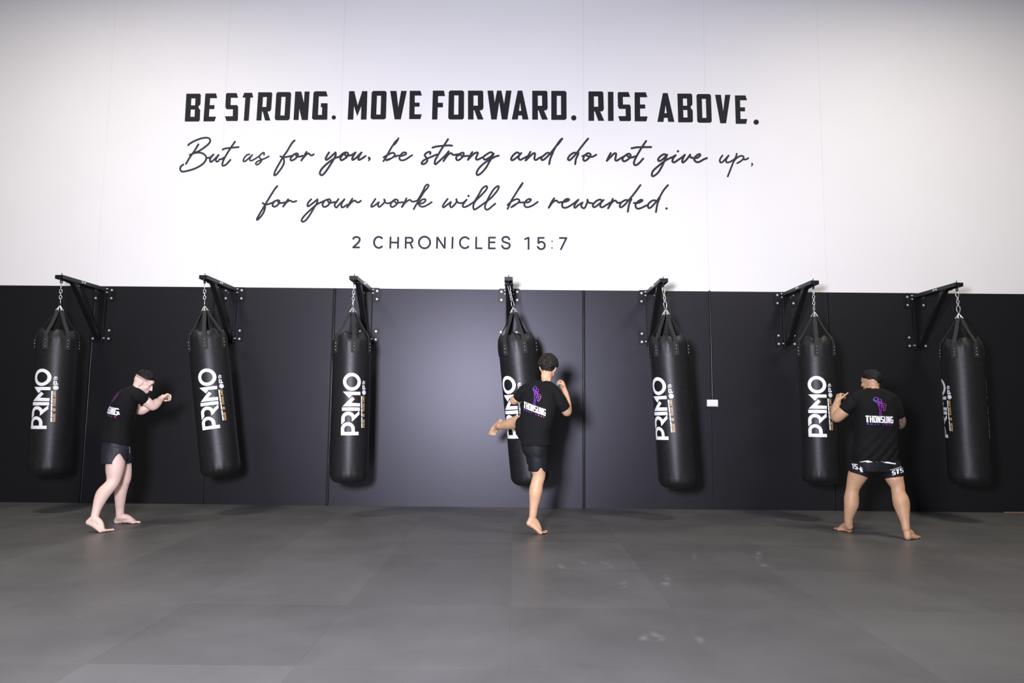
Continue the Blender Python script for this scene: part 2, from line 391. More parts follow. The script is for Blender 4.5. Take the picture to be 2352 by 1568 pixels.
# ------------------------------------------------------------------ lettering glyphs
def arcp(cx, cy, rx, ry, a0, a1, n=10):
    return [(cx + rx * math.cos(math.radians(a0 + (a1 - a0) * i / n)), cy + ry * math.sin(math.radians(a0 + (a1 - a0) * i / n))) for i in range(n + 1)]
def Rc(x0, y0, x1, y1): return [(x0, y0), (x1, y0), (x1, y1), (x0, y1)]
S_ = 0.36; T_ = 0.17
def roundslot():
    c = 0.10; d = 0.05
    return [[(0, d), (c, 0), (1 - c, 0), (1, d), (1, T_), (0, T_)], [(0, 1 - T_), (1, 1 - T_), (1, 1 - d), (1 - c, 1), (c, 1), (0, 1 - d)], Rc(0, T_, S_, 1 - T_), Rc(1 - S_, T_, 1, 1 - T_)]
G = {
 'B': [Rc(0, 0, S_, 1), [(S_, 1 - T_), (1, 1 - T_), (1, 0.95), (0.93, 1), (S_, 1)], [(S_, 0.43), (0.80, 0.43), (0.90, 0.50), (0.80, 0.58), (S_, 0.58)], [(S_, 0), (0.93, 0), (1, 0.05), (1, T_), (S_, T_)],
       [(1 - S_, 0.57), (0.85, 0.53), (1, 0.62), (1, 1 - T_), (1 - S_, 1 - T_)], [(1 - S_, T_), (1, T_), (1, 0.42), (0.85, 0.51), (1 - S_, 0.46)]],
 'E': [Rc(0, 0, 0.42, 1), [(0.42, 0.83), (1, 0.83), (0.88, 1), (0.42, 1)], Rc(0.42, 0.44, 0.82, 0.58), [(0.42, 0), (0.90, 0), (1, 0.17), (0.42, 0.17)]],
 'F': [Rc(0, 0, 0.44, 1), [(0.44, 0.81), (1, 0.81), (0.90, 1), (0.44, 1)], Rc(0.44, 0.42, 0.86, 0.58)],
 'S': [[(0.06, 1), (0.86, 1), (0.98, 0.83), (0.06, 0.83)], [(0, 0.5), (0.4, 0.5), (0.4, 0.9), (0.06, 1), (0, 0.95)], [(0, 0.5), (0.1, 0.42), (0.9, 0.42), (1, 0.5), (0.92, 0.57), (0.1, 0.57)], [(0.6, 0.05), (0.95, 0.0), (1, 0.05), (1, 0.52), (0.6, 0.55)], [(0.12, 0), (0.95, 0), (0.95, 0.17), (0.0, 0.17)]],
 'T': [[(0.14, 1), (0.86, 1), (1, 0.83), (0, 0.83)], Rc(0.27, 0, 0.73, 0.85)],
 'R': [Rc(0, 0, S_, 1), [(S_, 1 - T_), (1, 1 - T_), (1, 0.95), (0.93, 1), (S_, 1)], [(S_, 0.32), (0.9, 0.32), (1, 0.39), (1, 0.48), (S_, 0.48)], Rc(1 - S_, 0.45, 1, 1 - T_), [(0.40, 0.34), (0.74, 0.34), (1, 0), (1, 0), (0.62, 0)]],
 'O': roundslot(), 'D': [Rc(0, 0, S_, 1), [(S_, 0), (0.9, 0), (1, 0.05), (1, T_), (S_, T_)], [(S_, 1 - T_), (1, 1 - T_), (1, 0.95), (0.9, 1), (S_, 1)], Rc(1 - S_, T_, 1, 1 - T_)],
 'N': [Rc(0, 0, 0.35, 1), Rc(0.65, 0, 1, 1), [(0.0, 1), (0.42, 1), (1, 0), (0.58, 0)]],
 'G': [[(0.10, 1), (0.88, 1), (1, 0.82), (0, 0.82), (0, 0.95)], Rc(0, T_, 0.38, 0.84), [(0, 0.05), (0.1, 0), (1, 0), (1, T_), (0, T_)], Rc(0.64, T_, 1, 0.58), Rc(0.55, 0.44, 0.7, 0.58)],
 'M': [Rc(0, 0, 0.30, 1), Rc(0.70, 0, 1, 1), [(0, 1), (0.28, 1), (0.5, 0.50), (0.5, 0.12)], [(1, 1), (0.72, 1), (0.5, 0.50), (0.5, 0.12)]],
 'V': [[(0, 1), (0.38, 1), (0.54, 0.28), (0.64, 0), (0.30, 0)], [(1, 1), (0.66, 1), (0.46, 0.25), (0.36, 0), (0.68, 0)]],
 'W': [[(0, 1), (0.24, 1), (0.34, 0.34), (0.38, 0), (0.15, 0)], [(0.15, 0), (0.38, 0), (0.56, 1), (0.40, 1)], [(0.42, 1), (0.58, 1), (0.84, 0), (0.60, 0)], [(0.60, 0), (0.84, 0), (1, 1), (0.77, 1), (0.66, 0.34)]],
 'A': [[(0, 0), (0.36, 0), (0.60, 1), (0.36, 1)], [(1, 0), (0.64, 0), (0.40, 1), (0.64, 1)], Rc(0.25, 0.14, 0.75, 0.30)],
 'I': [Rc(0, 0, 1, 1)], 'H': [Rc(0, 0, 0.37, 1), Rc(0.63, 0, 1, 1), Rc(0.3, 0.42, 0.7, 0.6)],
 'U': [Rc(0, T_, S_, 1), Rc(1 - S_, T_, 1, 1), [(0, 0.05), (0.1, 0), (0.9, 0), (1, 0.05), (1, T_ + 0.01), (0, T_ + 0.01)]],
 'L': [Rc(0, 0, 0.4, 1), Rc(0.4, 0, 1, 0.18)], 'Y': [[(0, 1), (0.38, 1), (0.68, 0.42), (0.32, 0.42)], [(1, 1), (0.62, 1), (0.32, 0.42), (0.68, 0.42)], Rc(0.32, 0, 0.68, 0.45)],
 'P': [Rc(0, 0, S_, 1), [(S_, 1 - T_), (1, 1 - T_), (1, 0.95), (0.93, 1), (S_, 1)], [(S_, 0.36), (0.9, 0.36), (1, 0.42), (1, 0.52), (S_, 0.52)], Rc(1 - S_, 0.45, 1, 1 - T_)],
 '1': [Rc(0.4, 0, 0.85, 1), [(0.1, 0.72), (0.45, 0.72), (0.45, 1), (0.3, 0.9), (0.1, 0.88)]],
 '5': [Rc(0, 0.83, 1, 1), Rc(0, 0.42, 0.36, 0.9), Rc(0, 0.42, 0.9, 0.58), Rc(0.62, 0.08, 1, 0.52), Rc(0, 0, 0.92, 0.17)],
 '.': [arcp(0.5, 0.5, 0.5, 0.5, 0, 360, 20)[:-1]],
}
def convexish(bm, pts, f):
    """add polygon whose points go through mapping f"""
    LO[0] += 4e-5
    vs = [bm.verts.new(f(*p)) for p in pts]
    try: return bm.faces.new(vs)
    except ValueError: return None
WY = -0.003
LO = [0.0]
def fpx(u, v): return at(u, v, WY - LO[0] % 0.002)
def block(bm, ch, tl_, tr_, bl_, br_, yt, yb, f=fpx):
    for poly in G[ch]:
        pts = []
        for i in range(len(poly)):            # subdivide nothing: wall is flat
            x, y = poly[i]
            xt = tl_ + (tr_ - tl_) * x; xb = bl_ + (br_ - bl_) * x
            pts.append((xb + (xt - xb) * y, yb + (yt - yb) * y))
        convexish(bm, pts, f)
def stroke(bm, pts, wd, f, n=6, curve=True, y=None):
    """round-ended ribbon; wd: width or list, pixel units"""
    if not hasattr(wd, '__len__'): wd = [wd * 1.06] * len(pts)
    P = crom([tuple(p) + (w_,) for p, w_ in zip(pts, wd)], n) if curve else [np.array(tuple(p) + (w_,), float) for p, w_ in zip(pts, wd)]
    L = []
    for i, p in enumerate(P):
        a = P[max(i - 1, 0)]; b = P[min(i + 1, len(P) - 1)]
        t = b[:2] - a[:2]; l = math.hypot(*t) or 1; t = t / l
        L.append((p[:2], np.array([-t[1], t[0]]), p[2] / 2, t))
    rows = []
    for c, nn, h, t in L:
        LO[0] += 6e-6; rows.append((bm.verts.new(f(*(c + nn * h))), bm.verts.new(f(*(c - nn * h)))))
    for (a, b), (c, d) in zip(rows, rows[1:]):
        try: bm.faces.new((a, b, d, c))
        except ValueError: pass
    for (c, nn, h, t), s, row in ((L[0], -1, rows[0]), (L[-1], 1, rows[-1])):
        vs = [row[0]] + [bm.verts.new(f(*(c + nn * h * math.cos(k) + t * s * h * math.sin(k)))) for k in (0.5, 1.0, 1.57, 2.14, 2.64)] + [row[1]]
        try: bm.faces.new(vs)
        except ValueError: pass
def flatobj(name, bm, m, parent):
    me = bpy.data.meshes.new(name)
    bm.normal_update()
    for f in bm.faces:
        if f.normal.dot(Vector((0, -1, 0))) < 0: f.normal_flip()
    bm.to_mesh(me); bm.free()
    return link(name, me, m, parent)
# headline
z1 = lambda X, Y: (400 + X / 3.4588, 180 + Y / 3.4588)
z2 = lambda X, Y: (1060 + X / 3.36, 180 + Y / 3.36)
words = [('BE', z1, [('B', 97, 212, 84, 203, 121, 342), ('E', 248, 344, 232, 330, 119, 341)]),
 ('STRONG.', z1, [('S', 412, 510, 402, 506, 116, 338), ('T', 545, 631, 530, 615, 114, 336), ('R', 668, 780, 653, 764, 110, 334), ('O', 812, 930, 798, 917, 108, 332), ('N', 962, 1076, 948, 1062, 104, 330), ('G', 1108, 1221, 1094, 1216, 102, 328), ('.', 1251, 1285, 1251, 1285, 293, 327)]),
 ('MOVE', z1, [('M', 1390, 1535, 1378, 1528, 101, 327), ('O', 1570, 1688, 1560, 1682, 99, 325), ('V', 1716, 1848, 1712, 1842, 99, 325), ('E', 1872, 1968, 1867, 1966, 98, 323)]),
 ('FORWARD.', z2, [('F', -221, -126, -228, -134, 94, 317), ('O', -98, 20, -103, 19, 93, 317), ('R', 50, 168, 50, 170, 94, 317), ('W', 200, 386, 203, 383, 94, 317), ('A', 388, 515, 388, 517, 94, 317), ('R', 546, 663, 546, 667, 95, 318), ('D', 693, 810, 693, 811, 96, 320), ('.', 846, 887, 846, 887, 284, 325)]),
 ('RISE', z2, [('R', 980, 1094, 980, 1102, 100, 327), ('I', 1130, 1172, 1131, 1174, 103, 328), ('S', 1205, 1303, 1210, 1308, 105, 329), ('E', 1336, 1434, 1337, 1437, 107, 331)]),
 ('ABOVE.', z2, [('A', 1507, 1638, 1512, 1643, 113, 335), ('B', 1666, 1780, 1673, 1787, 117, 339), ('O', 1813, 1925, 1820, 1932, 120, 342), ('V', 1957, 2075, 1962, 2080, 126, 346), ('E', 2110, 2203, 2117, 2206, 131, 350), ('.', 2254, 2295, 2254, 2295, 317, 357)])]
root = empty('wall_lettering', label='bold black capitals of the wall headline, BE STRONG. MOVE FORWARD. RISE ABOVE.', cat='lettering')
for wname, z, lst in words:
    bm = bmesh.new()
    for ch, a, b_, c_, d_, yt, yb in lst:
        p0 = z(a, yt); p1 = z(b_, yt); p2 = z(c_, yb); p3 = z(d_, yb)
        block(bm, ch, p0[0], p1[0], p2[0], p3[0], p0[1], p2[1])
    flatobj('word', bm, M['lettering'], root)
# script lines
def zz(ox, oy, s): return lambda X, Y: (ox + X / s, oy + Y / s)
SCR = [
 ('verse', [
 ((400, 300, 9.8), 3.9, [
  [(315, 325), (350, 292), (470, 225), (620, 170), (740, 158), (800, 185), (810, 240), (770, 300), (700, 360), (570, 450), (480, 490), (350, 545)],
  [(350, 548), (450, 505), (560, 492), (650, 515), (710, 570), (720, 630), (680, 710), (600, 780), (480, 845), (330, 895), (200, 920), (150, 900), (135, 850), (155, 800), (205, 760)],
  [(545, 305), (440, 480), (370, 570), (265, 745)],
  [(725, 612), (790, 608), (840, 575), (885, 535)], [(885, 535), (835, 590), (805, 650), (815, 700), (850, 690), (910, 640), (1000, 545)], [(1000, 545), (955, 610), (935, 665), (960, 695), (1000, 680)],
  [(1015, 645), (1060, 640), (1125, 605)], [(1370, 245), (1250, 420), (1130, 620), (1085, 740), (1095, 788), (1150, 772), (1210, 720), (1265, 655)], [(1090, 425), (1150, 400), (1280, 385), (1450, 368)]]),
 ((400, 300, 9.8), 3.3, [
  [(1695, 530), (1640, 545), (1580, 610), (1555, 680), (1590, 690), (1650, 645), (1760, 545)], [(1760, 545), (1715, 600), (1700, 655), (1730, 675), (1800, 645), (1900, 580), (1990, 500), (2025, 500), (2020, 545)],
  [(1915, 580), (1935, 625), (1970, 650), (1960, 680), (1920, 735), (1860, 765), (1835, 740), (1870, 695), (1960, 655), (2050, 620), (2130, 575)]]),
 ((620, 300, 9.8), 4.0, [
  [(555, 220), (510, 260), (450, 350), (380, 470), (300, 580), (220, 720), (130, 880), (95, 980), (110, 1005), (160, 970), (260, 840), (310, 740), (315, 660), (285, 600), (235, 578)],
  [(290, 600), (380, 590), (500, 560)], [(500, 560), (465, 620), (475, 670), (540, 650), (610, 590), (630, 530), (600, 510), (540, 535), (480, 600)], [(580, 540), (610, 582), (680, 580), (740, 565)],
  [(825, 475), (790, 530), (740, 620), (705, 670)], [(705, 670), (760, 600), (820, 535), (870, 510), (905, 545), (940, 555), (985, 530)]]),
 ((620, 300, 9.8), 4.4, [
  [(1330, 490), (1290, 550), (1255, 620), (1270, 655), (1330, 620), (1400, 560), (1475, 490)], [(1475, 490), (1475, 560), (1430, 650), (1330, 810), (1240, 940), (1170, 1000), (1125, 970), (1140, 900), (1210, 810), (1350, 690), (1480, 610), (1560, 590)],
  [(1560, 590), (1650, 510), (1720, 490), (1760, 520), (1740, 580), (1680, 630), (1610, 665), (1585, 630), (1610, 575), (1660, 520)], [(1690, 510), (1700, 560), (1760, 560), (1840, 550)],
  [(1840, 550), (1925, 490)], [(1925, 490), (1870, 580), (1850, 640), (1870, 655), (1940, 610), (2060, 490)], [(2060, 490), (2000, 590), (1990, 640), (2010, 655), (2080, 620), (2150, 570)]]),
 ((620, 300, 9.8), [6, 5, 1.5], [[(2230, 612), (2242, 640), (2212, 685)]]),
 ((860, 300, 13.067), 4.0, [
  [(530, 470), (450, 610), (370, 760), (270, 915)], [(275, 800), (350, 750), (430, 710), (510, 670), (570, 665), (610, 700), (600, 750), (540, 810)],
  [(590, 775), (640, 775), (700, 745), (760, 750)], [(760, 765), (830, 750), (920, 720), (955, 680), (920, 652), (850, 665), (780, 740), (750, 820), (770, 870), (830, 890), (920, 870), (1020, 810), (1130, 735)]]),
 ((860, 300, 13.067), [1.2, 4.2, 6.6, 6.4, 3.0], [[(738, 195), (710, 250), (650, 330), (600, 390), (530, 470)]]),
 ((860, 300, 13.067), [3.0, 5.0, 5.6], [[(540, 810), (460, 850), (365, 882)]]),
 ((950, 300, 11.2), 4.3, [
  [(425, 600), (430, 555), (390, 545), (320, 580), (285, 630), (310, 675), (350, 720), (345, 790), (290, 845), (230, 860), (205, 835), (250, 770), (350, 715), (460, 670), (600, 610)],
  [(885, 220), (800, 350), (720, 470), (620, 640), (550, 770), (545, 850), (570, 860), (640, 800), (760, 690), (850, 600), (900, 530)], [(900, 530), (850, 640), (770, 780)],
  [(770, 775), (860, 650), (920, 590), (970, 580), (1010, 620), (1060, 620), (1170, 600)], [(485, 435), (600, 405), (760, 388), (900, 378), (990, 385)],
  [(1170, 600), (1110, 650), (1095, 720), (1130, 760), (1200, 730), (1270, 660), (1290, 590), (1260, 565), (1210, 585), (1150, 640)], [(1205, 600), (1230, 645), (1290, 658), (1400, 645)],
  [(1510, 550), (1450, 640), (1395, 750)], [(1400, 745), (1490, 650), (1570, 580), (1640, 560), (1650, 590), (1610, 680), (1610, 735), (1660, 740), (1780, 680)],
  [(1780, 690), (1860, 620), (1980, 555), (2035, 590), (1990, 660), (1900, 720), (1830, 745), (1795, 710)], [(2060, 590), (2010, 700), (1930, 830), (1870, 940), (1760, 1070), (1660, 1140), (1620, 1110), (1640, 1030), (1730, 910), (1880, 790), (2020, 710), (2130, 655), (2190, 645)]]),
 ((1160, 300, 10.69), 4.4, [
  [(345, 555), (290, 535), (210, 590), (150, 680), (170, 725), (230, 700), (330, 620), (400, 550)], [(400, 550), (350, 610), (330, 670), (370, 715), (430, 690), (540, 630)],
  [(625, 520), (570, 610), (505, 730)], [(515, 725), (600, 640), (690, 560), (735, 560), (730, 620), (720, 690), (760, 720), (820, 680), (900, 640)],
  [(1100, 555), (1040, 545), (960, 600), (890, 670), (910, 720), (980, 690), (1100, 570), (1230, 410), (1330, 270), (1405, 195)], [(1210, 440), (1160, 570), (1110, 690), (1085, 820)],
  [(1770, 560), (1700, 540), (1610, 590), (1545, 680), (1575, 725), (1640, 680), (1750, 560), (1850, 430), (1960, 290), (2040, 195)], [(1800, 530), (1790, 590), (1740, 700), (1722, 820)],
  [(1900, 625), (1960, 600), (2030, 555), (2090, 570), (2095, 620), (2040, 690), (1960, 740), (1920, 700), (1940, 630)], [(1990, 600), (2040, 630), (2130, 642), (2180, 625), (2240, 590)]]),
 ((1160, 300, 10.69), [4.6, 6.0, 6.0, 4.0], [[(1405, 195), (1370, 230), (1320, 300), (1260, 380)], [(1240, 400), (1200, 460), (1160, 520), (1120, 580)]]),
 ((1380, 300, 9.046), 4.5, [
  [(205, 465), (165, 540), (125, 625)], [(130, 620), (200, 550), (270, 480), (315, 475), (310, 540), (300, 605), (335, 620), (400, 580), (490, 530)],
  [(490, 530), (570, 480), (615, 500), (610, 550), (560, 600), (490, 635), (450, 605), (470, 550), (530, 500)], [(545, 510), (590, 552), (650, 555), (720, 530)],
  [(940, 215), (850, 350), (760, 500), (700, 620), (690, 690), (730, 715), (800, 670), (880, 580)], [(640, 365), (750, 345), (860, 342), (1045, 340)],
  [(1370, 510), (1310, 490), (1230, 540), (1190, 600), (1220, 630), (1290, 590), (1380, 500)], [(1375, 505), (1340, 590), (1270, 740), (1190, 870), (1090, 945), (1060, 910), (1090, 830), (1200, 730), (1340, 620), (1480, 550)],
  [(1480, 555), (1555, 510)], [(1555, 510), (1500, 580), (1490, 640), (1530, 655), (1600, 610), (1690, 550), (1745, 500)], [(1745, 500), (1700, 590), (1695, 650), (1720, 655), (1790, 590), (1855, 500)], [(1855, 500), (1865, 550), (1940, 572)],
  [(1940, 572), (2010, 560), (2060, 520), (2060, 490), (2010, 500), (1950, 560), (1945, 610), (1990, 650), (2050, 645), (2140, 595), (2205, 570)], [(1601, 427), (1605, 427)]]),
 ((1620, 300, 13.067), 3.9, [
  [(515, 745), (460, 820), (435, 900), (470, 955), (540, 920), (640, 810), (700, 745)], [(700, 745), (640, 840), (620, 910), (660, 955), (750, 930), (870, 860)],
  [(945, 690), (920, 780), (860, 900), (780, 1100), (675, 1370)], [(830, 960), (900, 860), (1000, 780), (1090, 755), (1145, 780), (1140, 840), (1070, 910), (960, 975)], [(1140, 860), (1210, 862), (1290, 825)]]),
 ((1620, 300, 13.067), [3.6, 3.6, 1.0], [[(1402, 985), (1412, 1020), (1378, 1075)]]),
 ]),
 ('verse2', [
 ((580, 410, 9.046), 4.0, [
  [(515, 155), (460, 220), (390, 330), (310, 460), (240, 580), (150, 730), (95, 830), (100, 855), (170, 790), (230, 700), (260, 600), (255, 540), (210, 508)], [(250, 532), (310, 535), (400, 505)],
  [(400, 510), (480, 460), (540, 450), (560, 480), (530, 540), (470, 580), (420, 570), (425, 510), (470, 465)], [(530, 470), (545, 500), (600, 507), (690, 490)],
  [(740, 430), (690, 500), (635, 580)], [(640, 575), (710, 490), (780, 455), (820, 480), (860, 482), (910, 465)],
  [(1220, 430), (1170, 480), (1140, 550), (1160, 575), (1240, 520), (1350, 430)], [(1350, 430), (1340, 500), (1270, 620), (1180, 770), (1100, 870), (1040, 895), (1020, 860), (1070, 780), (1180, 670), (1330, 540), (1440, 485)],
  [(1440, 485), (1540, 440), (1600, 430), (1620, 470), (1590, 530), (1530, 580), (1470, 580), (1455, 530), (1490, 470)], [(1565, 465), (1590, 498), (1640, 500), (1750, 480)],
  [(1785, 425), (1740, 490), (1705, 550), (1740, 600), (1800, 540), (1910, 430)], [(1910, 430), (1850, 520), (1850, 590), (1890, 590), (1970, 540)],
  [(2075, 415), (2020, 500), (1965, 600)], [(1970, 590), (2050, 500), (2120, 455), (2170, 490), (2210, 490), (2250, 460)]]),
 ((840, 410, 14.25), 3.9, [
  [(315, 665), (260, 750), (180, 880), (200, 925), (290, 880), (430, 770)], [(430, 770), (400, 860), (430, 925), (500, 890), (600, 790), (625, 720), (605, 680)], [(605, 690), (630, 760), (700, 810), (830, 780)],
  [(830, 780), (930, 700), (1000, 680), (1050, 720), (1040, 790), (980, 870), (880, 930), (820, 900), (820, 820), (900, 730)], [(940, 730), (990, 795), (1080, 790), (1220, 770)],
  [(1335, 645), (1270, 770), (1180, 930)], [(1190, 925), (1290, 790), (1400, 710), (1460, 700), (1510, 750), (1600, 745), (1680, 720)],
  [(1690, 720), (1790, 560), (1890, 370), (1960, 230), (2030, 195), (2055, 235), (2015, 310), (1920, 420), (1830, 560), (1720, 740), (1640, 870), (1570, 1000)],
  [(1750, 800), (1830, 700), (1920, 672), (1960, 700), (1920, 770), (1820, 820), (1760, 810)], [(1700, 790), (1750, 870), (1830, 920), (1920, 910), (2040, 850), (2160, 770)]]),
 ((1000, 410, 9.408), 4.1, [
  [(265, 440), (210, 510), (160, 590), (180, 620), (250, 570), (335, 505)], [(335, 505), (315, 570), (340, 620), (400, 580), (455, 505), (455, 445)], [(450, 450), (480, 510), (540, 530), (610, 515), (675, 455)],
  [(675, 455), (610, 540), (590, 590), (620, 615), (700, 590), (840, 500)], [(713, 375), (717, 375)],
  [(840, 500), (930, 360), (1010, 220), (1090, 162), (1118, 185), (1090, 250), (980, 370), (870, 480), (820, 580), (830, 660), (870, 660), (960, 600), (1110, 490)],
  [(1110, 490), (1190, 340), (1270, 220), (1350, 162), (1370, 190), (1330, 270), (1210, 410), (1120, 490), (1075, 580), (1080, 650), (1130, 670), (1200, 620), (1295, 540)],
  [(1885, 95), (1820, 190), (1720, 350), (1640, 480), (1560, 655)], [(1560, 570), (1650, 490), (1730, 450), (1790, 445), (1815, 480), (1780, 530), (1710, 570), (1640, 620)], [(1800, 515), (1870, 515), (1930, 512)],
  [(1930, 515), (2010, 510), (2060, 470), (2055, 442), (2010, 445), (1950, 490), (1920, 560), (1950, 610), (2010, 615), (2100, 580), (2210, 505)]]),
 ((1000, 410, 9.408), [3.6, 5.5, 4.0], [[(1885, 97), (1850, 150), (1790, 240)], [(1760, 540), (1700, 580), (1640, 620)]]),
 ((1250, 410, 7.84), 4.3, [
  [(180, 355), (140, 410), (80, 525)], [(85, 520), (150, 430), (215, 395), (260, 430), (320, 420)],
  [(320, 425), (400, 410), (445, 385), (430, 365), (380, 380), (330, 440), (325, 500), (360, 525), (430, 510), (540, 440), (615, 380)],
  [(615, 380), (570, 440), (540, 500), (560, 525), (610, 480), (690, 430)], [(690, 430), (665, 490), (690, 525), (730, 525), (770, 440), (780, 378)], [(780, 385), (800, 430), (870, 445)],
  [(1040, 395), (1000, 378), (930, 410), (875, 480), (900, 515), (960, 480), (1070, 385)], [(1070, 385), (1020, 440), (1010, 500), (1050, 515), (1110, 480), (1190, 430)],
  [(1235, 365), (1200, 440), (1150, 535)], [(1155, 530), (1220, 430), (1280, 395), (1320, 435), (1360, 430)],
  [(1500, 388), (1450, 390), (1380, 440), (1360, 500), (1390, 515), (1450, 470), (1520, 390), (1620, 270), (1732, 118)], [(1570, 370), (1530, 460), (1505, 595)],
  [(1615, 438), (1680, 440), (1750, 412), (1768, 388), (1730, 385), (1660, 440), (1645, 500), (1680, 540), (1740, 530), (1870, 470)],
  [(2000, 393), (1950, 395), (1880, 450), (1870, 510), (1900, 530), (1960, 480), (2060, 360), (2150, 210), (2228, 118)], [(2080, 350), (2040, 450), (2012, 600)], [(2201, 538), (2205, 538)]]),
 ])]
labs = {'verse': 'upper handwritten wall line, But as for you, be strong and do not give up',
        'verse2': 'lower handwritten wall line reading for your work will be rewarded'}
for nm, groups in SCR:
    root = empty('wall_lettering', label=labs[nm], cat='lettering')
    groups2 = []
    for g0, wd, strokes in groups:
        groups2 += [(g0, wd, [q]) for q in strokes] if hasattr(wd, '__len__') else [(g0, wd, strokes)]
    for (ox, oy, s), wd, strokes in groups2:
        bm = bmesh.new(); z = zz(ox, oy, s)
        for st in strokes:
            P = [z(*p) for p in st]
            ww = wd if not hasattr(wd, '__len__') else (wd if len(wd) == len(P) else [wd[0]] * len(P))
            if len(P) == 2 and abs(st[0][0] - st[1][0]) < 6: ww = 5.0
            stroke(bm, P, ww, fpx, n=7)
        flatobj('handwriting', bm, M['lettering_g'], root)
# reference line
root = empty('wall_lettering', label='small spaced grey capitals reading 2 CHRONICLES 15:7 under the handwriting', cat='lettering')
zc1, zc2 = zz(790, 530, 8.711), zz(1050, 530, 8.711)
CHR = [
 (zc1, [[(185, 158), (215, 128), (255, 122), (300, 138), (315, 175), (290, 230), (185, 330)]], [[(178, 330), (318, 331)]]),
 (zc1, [arcp(697, 230, 95, 110, -48, -312, 24)], []),
 (zc1, [], [[(932, 116), (926, 355)], [(1085, 120), (1080, 355)], [(930, 232), (1083, 234)]]),
 (zc1, [], [[(1238, 118), (1234, 355)], [(1236, 136), (1320, 136)], [(1236, 236), (1320, 236)], [(1325, 240), (1375, 355)]]),
 (zc1, [arcp(1322, 186, 50, 50, -90, 90, 12)], []),
 (zc1, [arcp(1612, 232, 112, 116, 0, 362, 30)], []),
 (zc1, [], [[(1866, 118), (1860, 357)], [(2020, 120), (2016, 357)], [(1872, 132), (2010, 345)]]),
 (zc1, [], [[(2174, 118), (2168, 358)]]),
 (zc2, [arcp(155, 236, 100, 110, -42, -315, 24)], []),
 (zc2, [], [[(382, 118), (378, 365)], [(382, 347), (505, 349)]]),
 (zc2, [], [[(638, 120), (636, 368)], [(640, 134), (773, 135)], [(640, 228), (764, 230)], [(640, 350), (770, 351)]]),
 (zc2, [[(1045, 170), (1020, 130), (975, 120), (925, 135), (905, 175), (925, 215), (985, 236), (1035, 255), (1053, 290), (1035, 335), (980, 355), (925, 340), (900, 300)]], []),
 (zc2, [], [[(1430, 124), (1428, 376)], [(1345, 172), (1430, 132)]]),
 (zc2, [[(1625, 245), (1660, 222), (1705, 222), (1745, 255), (1752, 300), (1735, 345), (1685, 366), (1640, 352), (1612, 320)]], [[(1610, 140), (1748, 140)], [(1628, 124), (1624, 255)]]),
 (zc2, [], [[(2040, 142), (2200, 144)], [(2190, 135), (2070, 382)]]),
]
for z, cs, ls in CHR:
    bm = bmesh.new()
    for c in cs: stroke(bm, [z(*p) for p in c], 4.2, fpx, n=3)
    for c in ls:
        P = [z(*p) for p in c]
        (x0, y0), (x1, y1) = P; l = math.hypot(x1 - x0, y1 - y0); nx, ny = -(y1 - y0) / l * 2.1, (x1 - x0) / l * 2.1
        convexish(bm, [(x0 + nx, y0 + ny), (x1 + nx, y1 + ny), (x1 - nx, y1 - ny), (x0 - nx, y0 - ny)], fpx)
    flatobj('letter', bm, M['lettering_g'], root)
for p in ((1900, 208), (1898, 343)):
    bm = bmesh.new(); convexish(bm, [zc2(p[0] + 15 * math.cos(a * PI / 8), p[1] + 15 * math.sin(a * PI / 8)) for a in range(16)], fpx)
    flatobj('colon_dot', bm, M['lettering_g'], root)

# ------------------------------------------------------------------ socket box and conduit on the black band
bx = at(1636.3, 925.5, -0.02)
pl = empty('wall_socket', (bx.x, 0, bx.z), label='small white socket box on the black wall, under a thin vertical conduit', cat='socket')
bm = bmesh.new(); box(bm, (-0.071, -0.035, -0.045), (0.071, -0.001, 0.045), bev=0.006); bobj('box', bm, M['plastic'], pl, smooth=False)
bm = bmesh.new(); box(bm, (-0.060, -0.0375, -0.034), (0.060, -0.034, 0.034), bev=0.001); bobj('cover_plate', bm, M['plastic'], pl)
bm = bmesh.new()
pts = [at(1629.6, 668, -0.012), at(1632, 740, -0.012), at(1634.4, 820, -0.012), at(1635.2, 860, -0.016), at(1636, 903, -0.02)]
tube(bm, [(p.x, -0.012, p.z) for p in pts[:3]] + [(pts[3].x, -0.013, pts[3].z), (pts[4].x, -0.014, bx.z + 0.047)], 0.0105, n=12, sub=6)
tag(bobj('conduit', bm, M['conduit'], smooth=True), label='thin glossy black conduit dropping down the black wall to the white socket box', cat='conduit')

